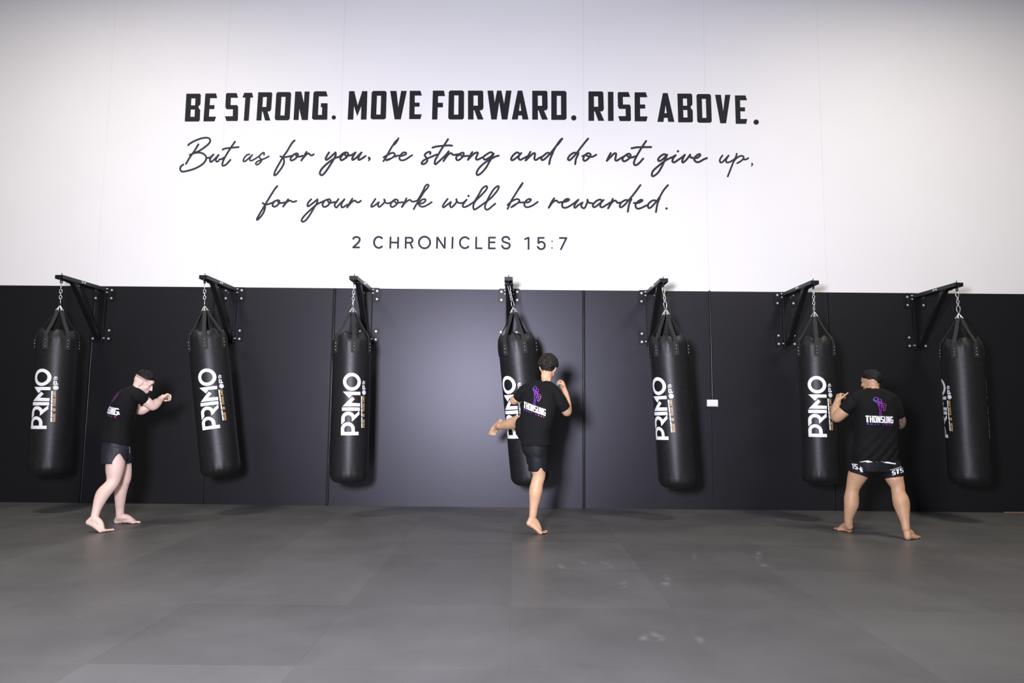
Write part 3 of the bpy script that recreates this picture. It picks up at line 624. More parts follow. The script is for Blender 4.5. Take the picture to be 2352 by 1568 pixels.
# ------------------------------------------------------------------ heavy bag brackets
ZT, Z1, Z2, Z3, Z4 = 2.8334, 2.808, 2.6985, 2.2659, 2.1562
def make_bracket():
    r = empty('bag_bracket')
    st = M['steel']
    for z0, z1_, nm in ((2.655, 2.850, 'mounting_plate'), (2.115, 2.310, 'mounting_plate')):
        bm = bmesh.new(); box(bm, (-0.155, -0.008, z0 - ZT), (0.155, -0.0002, z1_ - ZT))
        vs = [e for e in bm.edges if abs(e.verts[0].co.y - e.verts[1].co.y) > 0.005]
        bmesh.ops.bevel(bm, geom=vs, offset=0.025, segments=1, affect='EDGES')
        bobj(nm, bm, st, r)
    bm = bmesh.new()
    # upright: channel with two lips at the outer faces
    box(bm, (-0.050, -0.060, 2.12 - ZT), (-0.043, -0.008, 2.845 - ZT), bev=0.0015)
    box(bm, (0.043, -0.060, 2.12 - ZT), (0.050, -0.008, 2.845 - ZT), bev=0.0015)
    box(bm, (-0.043, -0.040, 2.125 - ZT), (0.043, -0.034, 2.84 - ZT))
    box(bm, (-0.050, -0.075, 2.10 - ZT), (-0.042, -0.008, 2.20 - ZT), bev=0.001)
    box(bm, (0.042, -0.075, 2.10 - ZT), (0.050, -0.008, 2.20 - ZT), bev=0.001)
    bobj('upright', bm, st, r)
    bm = bmesh.new()
    box(bm, (-0.0500, -0.910, -0.047), (0.0500, -0.045, 0.0), bev=0.003)
    bobj('arm', bm, st, r)
    for sx in (-1, 1):
        for hy in (-0.84, -0.78, -0.36):
            bm = bmesh.new(); cyl(bm, (sx * 0.0495, hy, -0.022), (sx * 0.0508, hy, -0.022), 0.006, n=10)
            bobj('adjustment_hole', bm, M['groove'], r)
    bm = bmesh.new()
    # diagonal brace
    a = Vector((0, -0.64, -0.045)); b_ = Vector((0, -0.065, 2.15 - ZT)); d = (b_ - a); q = d.to_track_quat('Z', 'X').to_matrix()
    vs = box(bm, (-0.032, -0.025, 0), (0.032, 0.025, d.length), bev=0.002)
    q = Matrix((Vector((1, 0, 0)), d.normalized().cross(Vector((1, 0, 0))), d.normalized())).transposed()
    for v in bm.verts: v.co = q @ v.co + a
    box(bm, (-0.042, -0.72, -0.056), (0.042, -0.60, -0.047))
    bobj('brace', bm, st, r)
    for sx in (-1, 1):
        for z in (Z1, Z2, Z3, Z4):
            bm = bmesh.new(); cyl(bm, (sx * 0.105, -0.008, z - ZT), (sx * 0.105, -0.011, z - ZT), 0.0145, n=16)
            cyl(bm, (sx * 0.105, -0.010, z - ZT), (sx * 0.105, -0.018, z - ZT), 0.0115, 0.009, n=6)
            bobj('wall_bolt', bm, M['bolt'], r)
    for hy in (-0.545, -0.495):
        for sx in (-1, 1):
            bm = bmesh.new(); cyl(bm, (sx * 0.050, hy, -0.022), (sx * 0.0525, hy, -0.022), 0.013, n=16); cyl(bm, (sx * 0.0525, hy, -0.022), (sx * 0.062, hy, -0.022), 0.0095, 0.008, n=6)
            bobj('arm_bolt', bm, M['bolt'], r)
    for sx in (-1, 1):
        for zz_ in (2.822, 2.775, 2.160):
            bm = bmesh.new(); cyl(bm, (sx * 0.050, -0.030, zz_ - ZT), (sx * 0.053, -0.030, zz_ - ZT), 0.012, n=16); cyl(bm, (sx * 0.053, -0.030, zz_ - ZT), (sx * 0.066, -0.030, zz_ - ZT), 0.0085, 0.007, n=6)
            bobj('upright_bolt', bm, M['bolt'], r)
    bm = bmesh.new()
    cyl(bm, (0, -0.862, -0.055), (0, -0.862, 0.030), 0.005, n=10); cyl(bm, (0, -0.862, 0.0), (0, -0.862, 0.008), 0.010, n=6)
    cyl(bm, (0, -0.862, -0.060), (0, -0.862, -0.047), 0.012, 0.010, n=12)
    tube(bm, [(0, -0.862 + 0.017 * math.cos(t), -0.074 + 0.020 * math.sin(t)) for t in np.linspace(0, 2 * PI, 17)[:-1]], 0.0068, n=8, closed=True)
    bobj('eye_bolt', bm, M['steel'], r, smooth=True)
    bm = bmesh.new(); cyl(bm, (0, -0.893, -0.0475), (0, -0.893, -0.050), 0.006, n=10); bobj('tip_screw', bm, M['bolt'], r)
    return r
# measured pixels: outer wall bolts (top / bottom) and arm tip top centre
BR = [((255.9, 666), (249, 775.7), 1, (136.2, 631.8)), ((555.2, 666), (550.2, 778), 1, (466.3, 631.5)), ((867, 667.9), (864, 780.9), 1, (810.5, 632.3)),
      ((1150.1, 670), (1149.4, 783.1), -1, (1169.6, 634.1)), ((1472.2, 673), (1473.7, 785.6), -1, (1526.2, 638.4)),
      ((1785.2, 677.4), (1787.8, 789), -1, (1872.3, 643.7)), ((2085, 682.2), (2089.6, 791.5), -1, (2202.5, 649.5))]
BL = ['leftmost black wall bracket carrying the bag beside the crouching boxer', 'second black wall bracket from the left, above the swung bag',
      'third black wall bracket from the left, beside the wide dark wall joint', 'middle black wall bracket seen end on, above the kicked bag',
      'black wall bracket above the bag left of the white socket box', 'black wall bracket above the bag that the right boxer faces', 'rightmost black wall bracket with its bag turned sideways']
proto = make_bracket(); BPOS = []
for i, (b1, b4, sgn, tip) in enumerate(BR):
    p1 = at(b1[0], b1[1], -0.012); p4 = at(b4[0], b4[1], -0.012); pt = at(tip[0], tip[1], -0.910)
    x = ((p1.x + p4.x) / 2 - sgn * 0.105) * 0.5 + pt.x * 0.5
    dz = ((p1.z - Z1) + (p4.z - Z4)) / 4 + (pt.z - ZT) * 0.5
    o = proto if i == 0 else copy_tree(proto)
    o.location = (x, 0, ZT + dz); BPOS.append(Vector(o.location))
    tag(o, BL[i], 'bracket', 'punch bag wall brackets')

# ------------------------------------------------------------------ heavy bags (proto: origin at the ring, hanging down -Z, logo toward -Y)
RB = 0.222; LT = -0.335; LBOT = -2.075
LY0 = 930.0
def logo_map(X, Y, off=0.0030):
    X = X + (Y - 790) * 0.030
    a = math.asin(max(-1, min(1, (X / 9.8 + 770 - 807.6) / 43.2)))
    t = (Y / 9.8 + 850 - 706) / 194.0
    return Vector(((RB + off) * math.sin(a), -(RB + off) * math.cos(a), -t))
def logo_pieces():
    big = []
    def ringpoly(cx, cy, ro, ri, a0, a1, n=14, rox=None, rix=None):
        out = []
        for i in range(n):
            t0 = math.radians(a0 + (a1 - a0) * i / n); t1 = math.radians(a0 + (a1 - a0) * (i + 1) / n)
            rx = rox or ro; qx = rix or ri
            out.append([(cx + rx * math.cos(t0), cy + ro * math.sin(t0)), (cx + rx * math.cos(t1), cy + ro * math.sin(t1)), (cx + qx * math.cos(t1), cy + ri * math.sin(t1)), (cx + qx * math.cos(t0), cy + ri * math.sin(t0))])
        return out
    sh = lambda X, Y: (X - (Y - 790) * 0.030, Y)
    P = []
    # P
    P += [[(160, 1398), (532, 1398), (532, 1472), (158, 1472)], [(160, 1335), (231, 1335), (231, 1398), (160, 1398)], [(380, 1335), (453, 1335), (453, 1400), (380, 1400)]]
    P += ringpoly(306, 1335, 148, 74, 180, 360, rox=147, rix=75)
    # R
    P += [[(170, 1105), (243, 1105), (243, 1168), (168, 1240)], [(391, 1105), (458, 1060), (458, 1120), (393, 1175)]]
    P += ringpoly(317, 1105, 148, 72, 180, 360, rox=147, rix=74)
    P += [[(455, 1030), (551, 940), (553, 1022), (393, 1175), (393, 1100)]]
    # I, M, O
    P += [[(186, 864), (563, 866), (563, 940), (186, 940)]]
    P += [[(197, 842), (565, 845), (570, 775), (378, 765), (330, 720)], [(197, 842), (403, 630), (456, 682), (378, 765), (330, 800)]]
    P += [[(208, 520), (578, 522), (578, 594), (381, 594), (300, 560)], [(208, 520), (381, 594), (391, 610), (340, 664)]]
    P += ringpoly(400, 303, 197, 122, 0, 360, n=36, rox=189, rix=118)
    big = P
    small = [[(597 + 0, y0), (615, y0), (615, y1), (597, y1)] for y0, y1 in ((612, 700), (706, 800), (806, 884), (896, 962), (972, 1064), (1080, 1150), (1156, 1200), (1212, 1312))]
    small = [[(x - 5 + 5 * (i in (1, 2)), y) for i, (x, y) in enumerate(p)] for p in small]
    icons = []
    icons += [[(656 + 40 * math.cos(a * PI / 10), 535 + 53 * math.sin(a * PI / 10)) for a in range(20)]]
    badge = ringpoly(656, 535, 38, 26, 0, 360, n=20, rox=28, rix=20)
    pp = [[(622, 452), (690, 440), (690, 466), (622, 470)], [(622, 385), (640, 385), (640, 452), (622, 452)], [(655, 385), (672, 385), (672, 445), (655, 445)], [(622, 380), (672, 380), (672, 397), (622, 397)]]
    sw = []
    for cx, cy, rx, ry in ((640, 330, 20, 32), (668, 318, 18, 30), (655, 290, 22, 14)): sw += ringpoly(cx, cy, ry, ry * 0.55, 20, 330, n=10, rox=rx, rix=rx * 0.5)
    gold = []
    txt = 'MADE IN THAILAND'; y = 1312.0; adv = {'I': 22, ' ': 44, 'M': 56}
    tot = sum(adv.get(c, 46) for c in txt); k = (1312 - 612) / tot
    for c in txt:
        a = adv.get(c, 46) * k
        if c != ' ':
            for poly in G[c]: gold.append([(662 - yy * 40, y - xx * (a - 5)) for xx, yy in poly])
        y -= a
    return big, small, icons, badge, pp + sw, gold
def wrap_obj(name, polys, m, parent, off, flip=False):
    bm = bmesh.new()
    for i_, p in enumerate(polys):
        vs = [bm.verts.new((x, y, i_ * 2e-5)) for x, y in p]
        try: bm.faces.new(vs)
        except ValueError: pass
    bmesh.ops.triangulate(bm, faces=[f for f in bm.faces if len(f.verts) > 4])
    for X in range(120, 760, 18):
        bmesh.ops.bisect_plane(bm, geom=bm.verts[:] + bm.edges[:] + bm.faces[:], plane_co=(X, 0, 0), plane_no=(1, 0, 0))
    for v in bm.verts: v.co = logo_map(v.co.x, v.co.y, off + v.co.z)
    if flip:
        rz = Matrix.Rotation(PI + 0.21, 3, 'Z')
        for v in bm.verts: v.co = rz @ v.co
    bm.normal_update()
    for f in bm.faces:
        c = f.calc_center_median()
        if f.normal.dot(Vector((c.x, c.y, 0))) < 0: f.normal_flip()
    return bobj_noflip(name, bm, m, parent)
def bobj_noflip(name, bm, m, parent):
    me = bpy.data.meshes.new(name); bm.to_mesh(me); bm.free()
    return link(name, me, m, parent)
STRAP0 = math.radians(6)
def make_bag():
    r = empty('punch_bag')
    # body
    bm = bmesh.new(); nz = 110; na = 72; rings = []
    for i in range(nz + 1):
        s = i / nz; z = LT + (LBOT - LT) * s
        d = (LT - z); e = (z - LBOT)
        R = RB
        if d < 0.10: R = RB * (0.84 + 0.16 * math.sin(min(1, d / 0.10) * PI / 2))
        if e < 0.11: R = min(R, RB - 0.11 + math.sqrt(max(0, 0.11 ** 2 - (0.11 - e) ** 2)))
        g = max(0, 1 - d / 0.24) ** 1.3
        row = []
        for k in range(na):
            a = 2 * PI * k / na
            f = 0.5 + 0.5 * math.cos(6 * (a - STRAP0))          # 1 on a strap
            pl_ = math.cos(18 * (a - STRAP0) + 1.2 * math.sin(3 * a))
            rr = R * (1 - g * (0.035 * f) + g * 0.022 * pl_)
            rr += 0.0035 * noise.noise(Vector((math.cos(a) * 1.6, math.sin(a) * 1.6, z * 2.6)))
            if e < 0.20: rr += 0.004 * (1 - e / 0.20) * math.cos(14 * a + 2 * math.sin(2 * a))
            zz_ = z + (g ** 2) * (0.030 * (1 - f) * (1 - f) - 0.006 * pl_)
            row.append(bm.verts.new((rr * math.sin(a), -rr * math.cos(a), zz_)))
        rings.append(row)
    for A, B in zip(rings, rings[1:]):
        for k in range(na): bm.faces.new((A[k], A[(k + 1) % na], B[(k + 1) % na], B[k]))
    bm.faces.new(rings[-1][::-1])
    inner = [bm.verts.new((v.co.x * 0.93, v.co.y * 0.93, v.co.z - 0.09)) for v in rings[0]]
    for k in range(na): bm.faces.new((rings[0][k], inner[k], inner[(k + 1) % na], rings[0][(k + 1) % na]))
    bm.faces.new(inner)
    body = bobj('bag_body', bm, M['leather'], r, smooth=True)
    big, small, icons, badge, pp, gold = logo_pieces()
    for flip in (False, True):
        lg = wrap_obj('bag_print', big, M['print_white'], r, 0.0035, flip)
        wrap_obj('small_print', small + icons + pp, M['print_white'], lg, 0.0035, flip)
        wrap_obj('badge_ring', badge, M['print_grey'], lg, 0.0045, flip)
        gp = wrap_obj('gold_print', gold, M['print_gold'], lg, 0.0035, flip)
    # bottom seam welt
    bm = bmesh.new()
    tube(bm, [((RB + 0.001) * math.cos(t), (RB + 0.001) * math.sin(t), LBOT + 0.115) for t in np.linspace(0, 2 * PI, 49)[:-1]], 0.0022, n=6, closed=True)
    bobj('seam', bm, M['leather'], r, smooth=True)
    # straps, hooks, rivets
    for k in range(6):
        a = STRAP0 + k * PI / 3; dr = Vector((math.sin(a), -math.cos(a), 0)); sd = Vector((math.cos(a), math.sin(a), 0))
        prof = [(0.040, -0.062, 0.022), (0.060, -0.105, 0.022), (RB * 0.60, -0.235, 0.022), (RB * 0.86, -0.318, 0.022), (RB * 0.965, -0.36, 0.023), (RB * 1.0, -0.40, 0.024), (RB + 0.006, -0.44, 0.033), (RB + 0.007, -0.50, 0.034), (RB + 0.006, -0.548, 0.034), (RB + 0.005, -0.562, 0.026)]
        C = crom(prof, 5); bm = bmesh.new(); rows = []
        for j, (rr, z, w_) in enumerate(C):
            cr = []
            for thick in (0.0, -0.004):
                for q in (-1, -0.5, 0, 0.5, 1):
                    p = dr * (rr + thick) + sd * (w_ * q); p.z = z
                    l = math.hypot(p.x, p.y)
                    if z < -0.40:   # lie on the round body
                        p.x, p.y = p.x / l * (rr + thick), p.y / l * (rr + thick)
                    cr.append(bm.verts.new(p))
            rows.append(cr)
        for A, B in zip(rows, rows[1:]):
            for q in range(4):
                bm.faces.new((A[q], A[q + 1], B[q + 1], B[q])); bm.faces.new((A[q + 5], B[q + 5], B[q + 6], A[q + 6]))
            bm.faces.new((A[0], B[0], B[5], A[5])); bm.faces.new((A[4], A[9], B[9], B[4]))
        for A in (rows[0], rows[-1]): bm.faces.new((A[0], A[1], A[2], A[3], A[4], A[9], A[8], A[7], A[6], A[5]))
        s = bobj('strap', bm, M['webbing'], r, smooth=False)
        for z in (-0.447, -0.486, -0.525):
            bm = bmesh.new(); ball(bm, dr * (RB + 0.008) + Vector((0, 0, z)), 0.0062, n=6); bobj('rivet', bm, M['chrome'], s, smooth=True)
        # slim triangular hook
        top = Vector((dr.x * 0.006, dr.y * 0.006, -0.002)); lo = dr * 0.042 + Vector((0, 0, -0.060))
        bm = bmesh.new(); tube(bm, [top, (top + lo) / 2 + sd * 0.003, lo + sd * 0.008], 0.0042, n=8, sub=3); tube(bm, [top, (top + lo) / 2 - sd * 0.003, lo - sd * 0.008], 0.0042, n=8, sub=3)
        tube(bm, [lo + sd * 0.010, lo - sd * 0.010], 0.0042, n=8, sub=2)
        bobj('strap_hook', bm, M['chrome'], r, smooth=True)
    return r
def oval_link(L, W, rad, turn, pear=0.0, n=20):
    bm = bmesh.new(); pts = []
    for t in np.linspace(0, 2 * PI, n + 1)[:-1]:
        z = -math.sin(t); x = math.cos(t)
        wx = W / 2 * (1 + pear * z)
        pts.append((x * wx, 0, math.copysign(abs(z) ** 0.8, z) * L / 2))
    c, s = math.cos(turn), math.sin(turn)
    pts = [(p[0] * c, p[0] * s, p[2]) for p in pts]
    tube(bm, pts, rad, n=8, closed=True)
    return bm
def make_chain(parent, top, bottom, kind=0, turn0=0.0):
    """links from eye bolt to ring, in the bag's own frame; children of the bag"""
    d = bottom - top; L = d.length; q = (-d).normalized().to_track_quat('Z', 'Y').to_matrix().to_4x4()
    parts = [('carabiner', 0.090, 0.036, 0.0042, -0.25, 0), ('chain_link', 0.050, 0.028, 0.0044, 0, 1), ('chain_link', 0.050, 0.028, 0.0044, 0, 0), ('chain_link', 0.046, 0.028, 0.0044, 0, 1), ('carabiner', 0.092, 0.040, 0.0042, -0.30 if kind else 0.35, 0)]
    tot = sum(p[1] for p in parts); ov = (tot - L) / (len(parts) - 1) if tot > L else 0.008
    k = (L + ov * (len(parts) - 1)) / tot
    z = 0
    for nm, l, w_, rr, pear, tr in parts:
        l *= k; c = top + d.normalized() * (z + l / 2); z += l - ov
        bm = oval_link(l, w_, rr, turn0 + tr * PI / 2, (-pear if nm == 'carabiner' and z < 0.12 else pear) if True else 0)
        o = bobj(nm, bm, M['chrome'], parent, smooth=True)
        o.matrix_local = Matrix.Translation(c) @ q
BAGS = [  # eye px, apex px, bottom centre px, bag depth y at ring / bottom, logo angle, label
 ((141.5, 645), (138, 702), (110.5, 1090), -0.862, -0.862, -38, 'leftmost black punch bag hanging left of the crouching boxer'),
 ((469.5, 650), (470, 703), (508.5, 1092), -0.862, -0.880, -17, 'second black punch bag from the left, its foot swung to the right'),
 ((811.5, 652), (810.5, 706), (801, 1108), -0.862, -0.862, 0, 'black punch bag beside the dark wall joint, white print facing front'),
 ((1169, 653), (1179, 706), (1219, 1112), -0.862, -0.780, -45, 'black punch bag being kicked by the curly haired fighter'),
 ((1524, 659), (1529, 711), (1558, 1119), -0.862, -0.862, -44, 'black punch bag hanging just left of the white socket box'),
 ((1868.5, 660), (1870, 716), (1884, 1110), -0.862, -0.862, -2, 'black punch bag hanging left of the wide-stanced boxer'),
 ((2198, 666), (2202, 720), (2229, 1113), -0.862, -0.862, -84, 'rightmost black punch bag with its print turned out of sight')]
bproto = make_bag()
for i, (eye, apex, bot, y0, y1, ang, lab) in enumerate(BAGS):
    o = bproto if i == 0 else copy_tree(bproto)
    BAGS[i] = BAGS[i] + (o,)
for i, (eye, apex, bot, y0, y1, ang, lab, o) in enumerate(BAGS):
    E_ = BPOS[i] + Vector((0, -0.862, -0.092))
    A = at(apex[0], apex[1], y0); B = at(bot[0], bot[1], y1)
    up = (A - B).normalized(); k = (A - B).length / (-LBOT)
    cam_dir = Vector((CAMP.x - A.x, CAMP.y - A.y, 0)).normalized()
    ny = (cam_dir - up * cam_dir.dot(up)).normalized()
    yax = -ny; xax = yax.cross(up).normalized()
    Mx = Matrix((xax, yax, up)).transposed().to_4x4()
    Mx = Matrix.Translation(A) @ Mx @ Matrix.Rotation(math.radians(ang), 4, 'Z') @ Matrix.Scale(k, 4)
    o.matrix_world = Mx
    tag(o, lab, 'punch bag', 'black punch bags hanging in a row')
    inv = Mx.inverted()
    t = inv @ E_; make_chain(o, t, Vector((0, 0, 0.004)), kind=i % 2, turn0=math.radians(-ang) + (0.3 if i in (1, 3) else 0.0))

# ------------------------------------------------------------------ people
YO = [0.20]
def J(u, v, y): return at(u, v, y + YO[0])
def yy(y): return y + YO[0]
def V(*a): return Vector(a)
def frame(fwd, up):
    f = Vector(fwd).normalized(); u = Vector(up); u = (u - f * u.dot(f)).normalized(); l = u.cross(f).normalized()   # l = the person's left
    return f, l, u
def head_solids(bm, c, fwd, up, s=1.0):
    f, l, u = frame(fwd, up); c = Vector(c)
    R = Matrix((f, l, u)).transposed()
    P = lambda x, y, z: c + (f * x + l * y + u * z) * s
    ball(bm, P(-0.012, 0, 0.018), s, (0.094, 0.074, 0.090), R, 16)
    ball(bm, P(0.022, 0, -0.030), s, (0.066, 0.060, 0.078), R, 14)
    for k in (-1, 1):
        tube(bm, [P(-0.012, k * 0.054, -0.045), P(0.022, k * 0.047, -0.080), P(0.066, k * 0.014, -0.098)], [0.018 * s, 0.018 * s, 0.017 * s], n=10)
        ball(bm, P(0.058, k * 0.036, -0.026), 0.022 * s, (1, 1, 1), R, 8)
        tube(bm, [P(0.076, k * 0.012, 0.016), P(0.073, k * 0.040, 0.015)], [0.012 * s, 0.010 * s], n=8)
        ball(bm, P(0.094, k * 0.010, -0.036), 0.009 * s, (1, 1, 1), R, 8)
        # ear: lobe, rim
        ball(bm, P(-0.008, k * 0.077, -0.016), s, (0.016, 0.007, 0.028), R, 8)
        tube(bm, [P(0.004, k * 0.076, -0.008), P(0.000, k * 0.083, 0.012), P(-0.016, k * 0.086, 0.008), P(-0.022, k * 0.085, -0.012), P(-0.010, k * 0.078, -0.040)], 0.0052 * s, n=8)
    ball(bm, P(0.070, 0, -0.099), 0.018 * s, (1, 1.1, 0.9), R, 8)
    tube(bm, [P(0.084, 0, 0.010), P(0.096, 0, -0.012), P(0.106, 0, -0.032)], [0.009 * s, 0.010 * s, 0.0115 * s], n=10)
    ball(bm, P(0.064, 0, 0.036), s, (0.024, 0.045, 0.032), R, 10)
    tube(bm, [P(0.080, -0.022, -0.064), P(0.090, 0, -0.062), P(0.080, 0.022, -0.064)], [0.006 * s, 0.0085 * s, 0.006 * s], n=8)
    tube(bm, [P(0.079, -0.018, -0.074), P(0.087, 0, -0.075), P(0.079, 0.018, -0.074)], [0.006 * s, 0.009 * s, 0.006 * s], n=8)
    return P, R
def face_parts(root, c, fwd, up, s=1.0):
    f, l, u = frame(fwd, up); c = Vector(c); R = Matrix((f, l, u)).transposed()
    P = lambda x, y, z: c + (f * x + l * y + u * z) * s
    for k in (-1, 1):
        bm = bmesh.new(); ball(bm, P(0.0690, k * 0.029, -0.003), 0.0115 * s, (0.9, 1.1, 0.50), R, 10); eo = bobj('eye', bm, M['eye'], root, smooth=True)
        bm = bmesh.new(); ball(bm, P(0.0770, k * 0.029, -0.003), 0.0050 * s, (0.8, 1, 1), R, 8); bobj('iris', bm, M['hair_b'], eo, smooth=True)
        bm = bmesh.new(); tube(bm, [P(0.089, k * 0.014, 0.021), P(0.088, k * 0.030, 0.025), P(0.078, k * 0.046, 0.020)], [0.0035, 0.004, 0.002], n=8); bobj('eyebrow', bm, M['hair'], root, smooth=True)
    bm = bmesh.new(); tube(bm, [P(0.0825, -0.021, -0.069), P(0.0935, 0, -0.068), P(0.0825, 0.021, -0.069)], [0.003, 0.0052, 0.003], n=8); bobj('lips', bm, M['lips'], root, smooth=True)
def hand_solids(bm, w_, d, pn, thumb, curl=(1.1, 1.5, 1.0), s=1.0, thumb_out=False):
    """fist or half-open hand; w_ wrist, d to the knuckles, pn the way the palm faces, thumb the thumb's side"""
    d = Vector(d).normalized(); pn = Vector(pn); pn = (pn - d * pn.dot(d)).normalized(); t = pn.cross(d).normalized()
    if t.dot(Vector(thumb)) < 0: t = -t
    W = Vector(w_)
    K = W + d * 0.085 * s
    for o in (-0.024, -0.008, 0.008, 0.024):
        tube(bm, [W + t * o * 0.55 * s, W + d * 0.045 * s + t * o * 0.95 * s, K + t * o * s], [0.019 * s, 0.0175 * s, 0.0135 * s], n=10)
    for o, L in ((0.030, (0.040, 0.025, 0.019)), (0.010, (0.043, 0.028, 0.020)), (-0.010, (0.040, 0.026, 0.019)), (-0.029, (0.032, 0.020, 0.017))):
        p = K + t * o * 0.95 * s + pn * -0.002; a = 0; pts = [p - d * 0.01 * s, p]
        for c_, l_ in zip(curl, L):
            a += c_; p = p + (d * math.cos(a) + pn * math.sin(a)) * l_ * s; pts.append(p)
        tube(bm, pts, [0.0095 * s, 0.0095 * s, 0.0088 * s, 0.0080 * s, 0.0070 * s], n=10, sub=3)
    b = W + d * 0.020 * s + t * 0.022 * s
    if thumb_out:
        pts = [b, b + (t * 0.7 + d * 0.5 + pn * 0.2) * 0.040 * s, b + (t * 0.75 + d * 0.7 + pn * 0.25) * 0.068 * s, b + (t * 0.85 + d * 0.85 + pn * 0.3) * 0.085 * s]
    else:
        pts = [b, b + (t * 0.55 + d * 0.6 + pn * 0.5) * 0.042 * s, b + (t * 0.25 + d * 0.9 + pn * 0.9) * 0.052 * s, b + (-t * 0.25 + d * 0.95 + pn * 1.0) * 0.056 * s]
    tube(bm, pts, [0.016 * s, 0.0125 * s, 0.0108 * s, 0.0090 * s], n=10, sub=3)
def foot_solids(bm, ankle, heel, ball_, toe, side, s=1.0, up=(0, 0, 1)):
    """heel, ball_ : lowest points of heel and of the ball; toe : tip of the big toe region; side : towards the little toe"""
    A, H, B, T = Vector(ankle), Vector(heel), Vector(ball_), Vector(toe); up = Vector(up).normalized()
    ax = (B - H).normalized(); sd = Vector(side); sd = (sd - ax * sd.dot(ax)).normalized(); nrm = sd.cross(ax)
    if nrm.dot(up) < 0: nrm = -nrm
    nrm.normalize()
    hc = H + nrm * 0.030 * s + ax * 0.020 * s
    ball(bm, hc, 0.031 * s, n=12)
    tube(bm, [A, A * 0.4 + hc * 0.6 + nrm * 0.006, hc], [0.036 * s, 0.033 * s, 0.030 * s], n=14)
    tube(bm, [hc, (H + B) / 2 + nrm * 0.030 * s + sd * 0.012 * s, B + nrm * 0.018 * s + sd * 0.030 * s], [0.029 * s, 0.024 * s, 0.0165 * s], n=12)
    tube(bm, [hc, (H + B) / 2 + nrm * 0.040 * s - sd * 0.012 * s, B + nrm * 0.021 * s - sd * 0.022 * s], [0.029 * s, 0.026 * s, 0.020 * s], n=12)
    tube(bm, [A + ax * 0.012, A * 0.45 + B * 0.55 + nrm * 0.030 * s - sd * 0.004, B + nrm * 0.024 * s], [0.034 * s, 0.031 * s, 0.022 * s], n=14)
    tube(bm, [A, (H * 0.45 + B * 0.55) + nrm * 0.034 * s], [0.034 * s, 0.030 * s], n=14)
    tube(bm, [A * 0.7 + B * 0.3 + nrm * 0.01, H * 0.7 + B * 0.3 + nrm * 0.03 * s], [0.030 * s, 0.028 * s], n=14)
    td = (T - B); L = td.length; td.normalize()
    for i, (o, l_, r_) in enumerate(((-0.030, 1.0, 0.0125), (-0.010, 0.98, 0.0095), (0.006, 0.88, 0.0088), (0.020, 0.76, 0.0082), (0.033, 0.62, 0.0078))):
        b0 = B + nrm * 0.014 * s + sd * o * s; e = b0 + td * L * l_ - Vector((0, 0, 0.001)); m = (b0 + e) / 2 + nrm * 0.004 * s
        e.z = max(e.z, r_ * s); b0.z = max(b0.z, r_ * s)
        tube(bm, [b0, m, e], [r_ * 1.1 * s, r_ * 0.95 * s, r_ * s], n=10, sub=3)
def limb(bm, pts, n=32, sub=5):
    """pts: (u, v, y, radius in px)"""
    P = [J(p[0], p[1], p[2]) for p in pts]; R = [p[3] / ppm(yy(p[2])) for p in pts]
    tube(bm, P, R, n=n, sub=sub)
def flat_tube(bm, P, R, n=24, sub=5, flat=None, flatdir=None):
    tube(bm, P, R, n=n, sub=sub, cap=False, flat=flat, flatdir=flatdir)
def wrinkle(me, amp, sx=(9, 9, 9), seed=0.0, folds=None):
    sxv = sx
    def fn(co, nn):
        a = noise.fractal(Vector((co.x * sxv[0] + seed, co.y * sxv[1], co.z * sxv[2] + seed)), 1.0, 2.0, 3)
        b = 1 - abs(noise.noise(Vector((co.x * 14 + seed, co.y * 14, co.z * 10 + co.x * 9))))
        return amp * (a * 0.8 + (b - 0.75) * 0.9)
    displace(me, fn)
def fold_fn(p0, p1, k, amp):
    return (Vector(p0), Vector(p1), k, amp)
def decal(name, polys, C, ex, ey, fdir, target, m, parent, off=0.0035, stepx=0.010, stepy=0.015):
    """polys: 2D in metres around C, laid on the cloth by casting along fdir"""
    bm = bmesh.new()
    for i_, p in enumerate(polys):
        vs = [bm.verts.new((x, y, i_ * 2e-5)) for x, y in p]
        try: bm.faces.new(vs)
        except ValueError: pass
    bmesh.ops.triangulate(bm, faces=[f for f in bm.faces if len(f.verts) > 4])
    if not bm.verts: bm.free(); return None
    xs = [v.co.x for v in bm.verts]; ys = [v.co.y for v in bm.verts]
    k = min(xs) + stepx
    while k < max(xs):
        bmesh.ops.bisect_plane(bm, geom=bm.verts[:] + bm.edges[:] + bm.faces[:], plane_co=(k, 0, 0), plane_no=(1, 0, 0)); k += stepx
    k = min(ys) + stepy
    while k < max(ys):
        bmesh.ops.bisect_plane(bm, geom=bm.verts[:] + bm.edges[:] + bm.faces[:], plane_co=(0, k, 0), plane_no=(0, 1, 0)); k += stepy
    t = BVHTree.FromPolygons([v.co.copy() for v in target.vertices], [tuple(p.vertices) for p in target.polygons])
    bad = []
    for v in bm.verts:
        o = C + ex * v.co.x + ey * v.co.y - fdir * 0.6
        h = t.ray_cast(o, fdir, 1.2)
        if h[0] is None or h[1].dot(fdir) > -0.05: bad.append(v); continue
        v.co = h[0] - fdir * (off * 0.5 + v.co.z) + h[1] * off * 0.5
    bmesh.ops.delete(bm, geom=bad, context='VERTS')
    if not bm.faces: bm.free(); return None
    bm.normal_update()
    for f in bm.faces:
        if f.normal.dot(fdir) > 0: f.normal_flip()
    return bobj_noflip(name, bm, m, parent)
def text_polys(txt, x0, w_, y0, h, narrow={'I': 0.45, ' ': 0.6, '1': 0.7, '.': 0.4}, gap=0.16):
    tot = sum(narrow.get(c, 1.0) + gap for c in txt) - gap; k = w_ / tot; x = x0; out = []
    for c in txt:
        a = narrow.get(c, 1.0)
        if c in G:
            for p in G[c]: out.append([(x + px * a * k, y0 + py * h) for px, py in p])
        x += (a + gap) * k
    return out
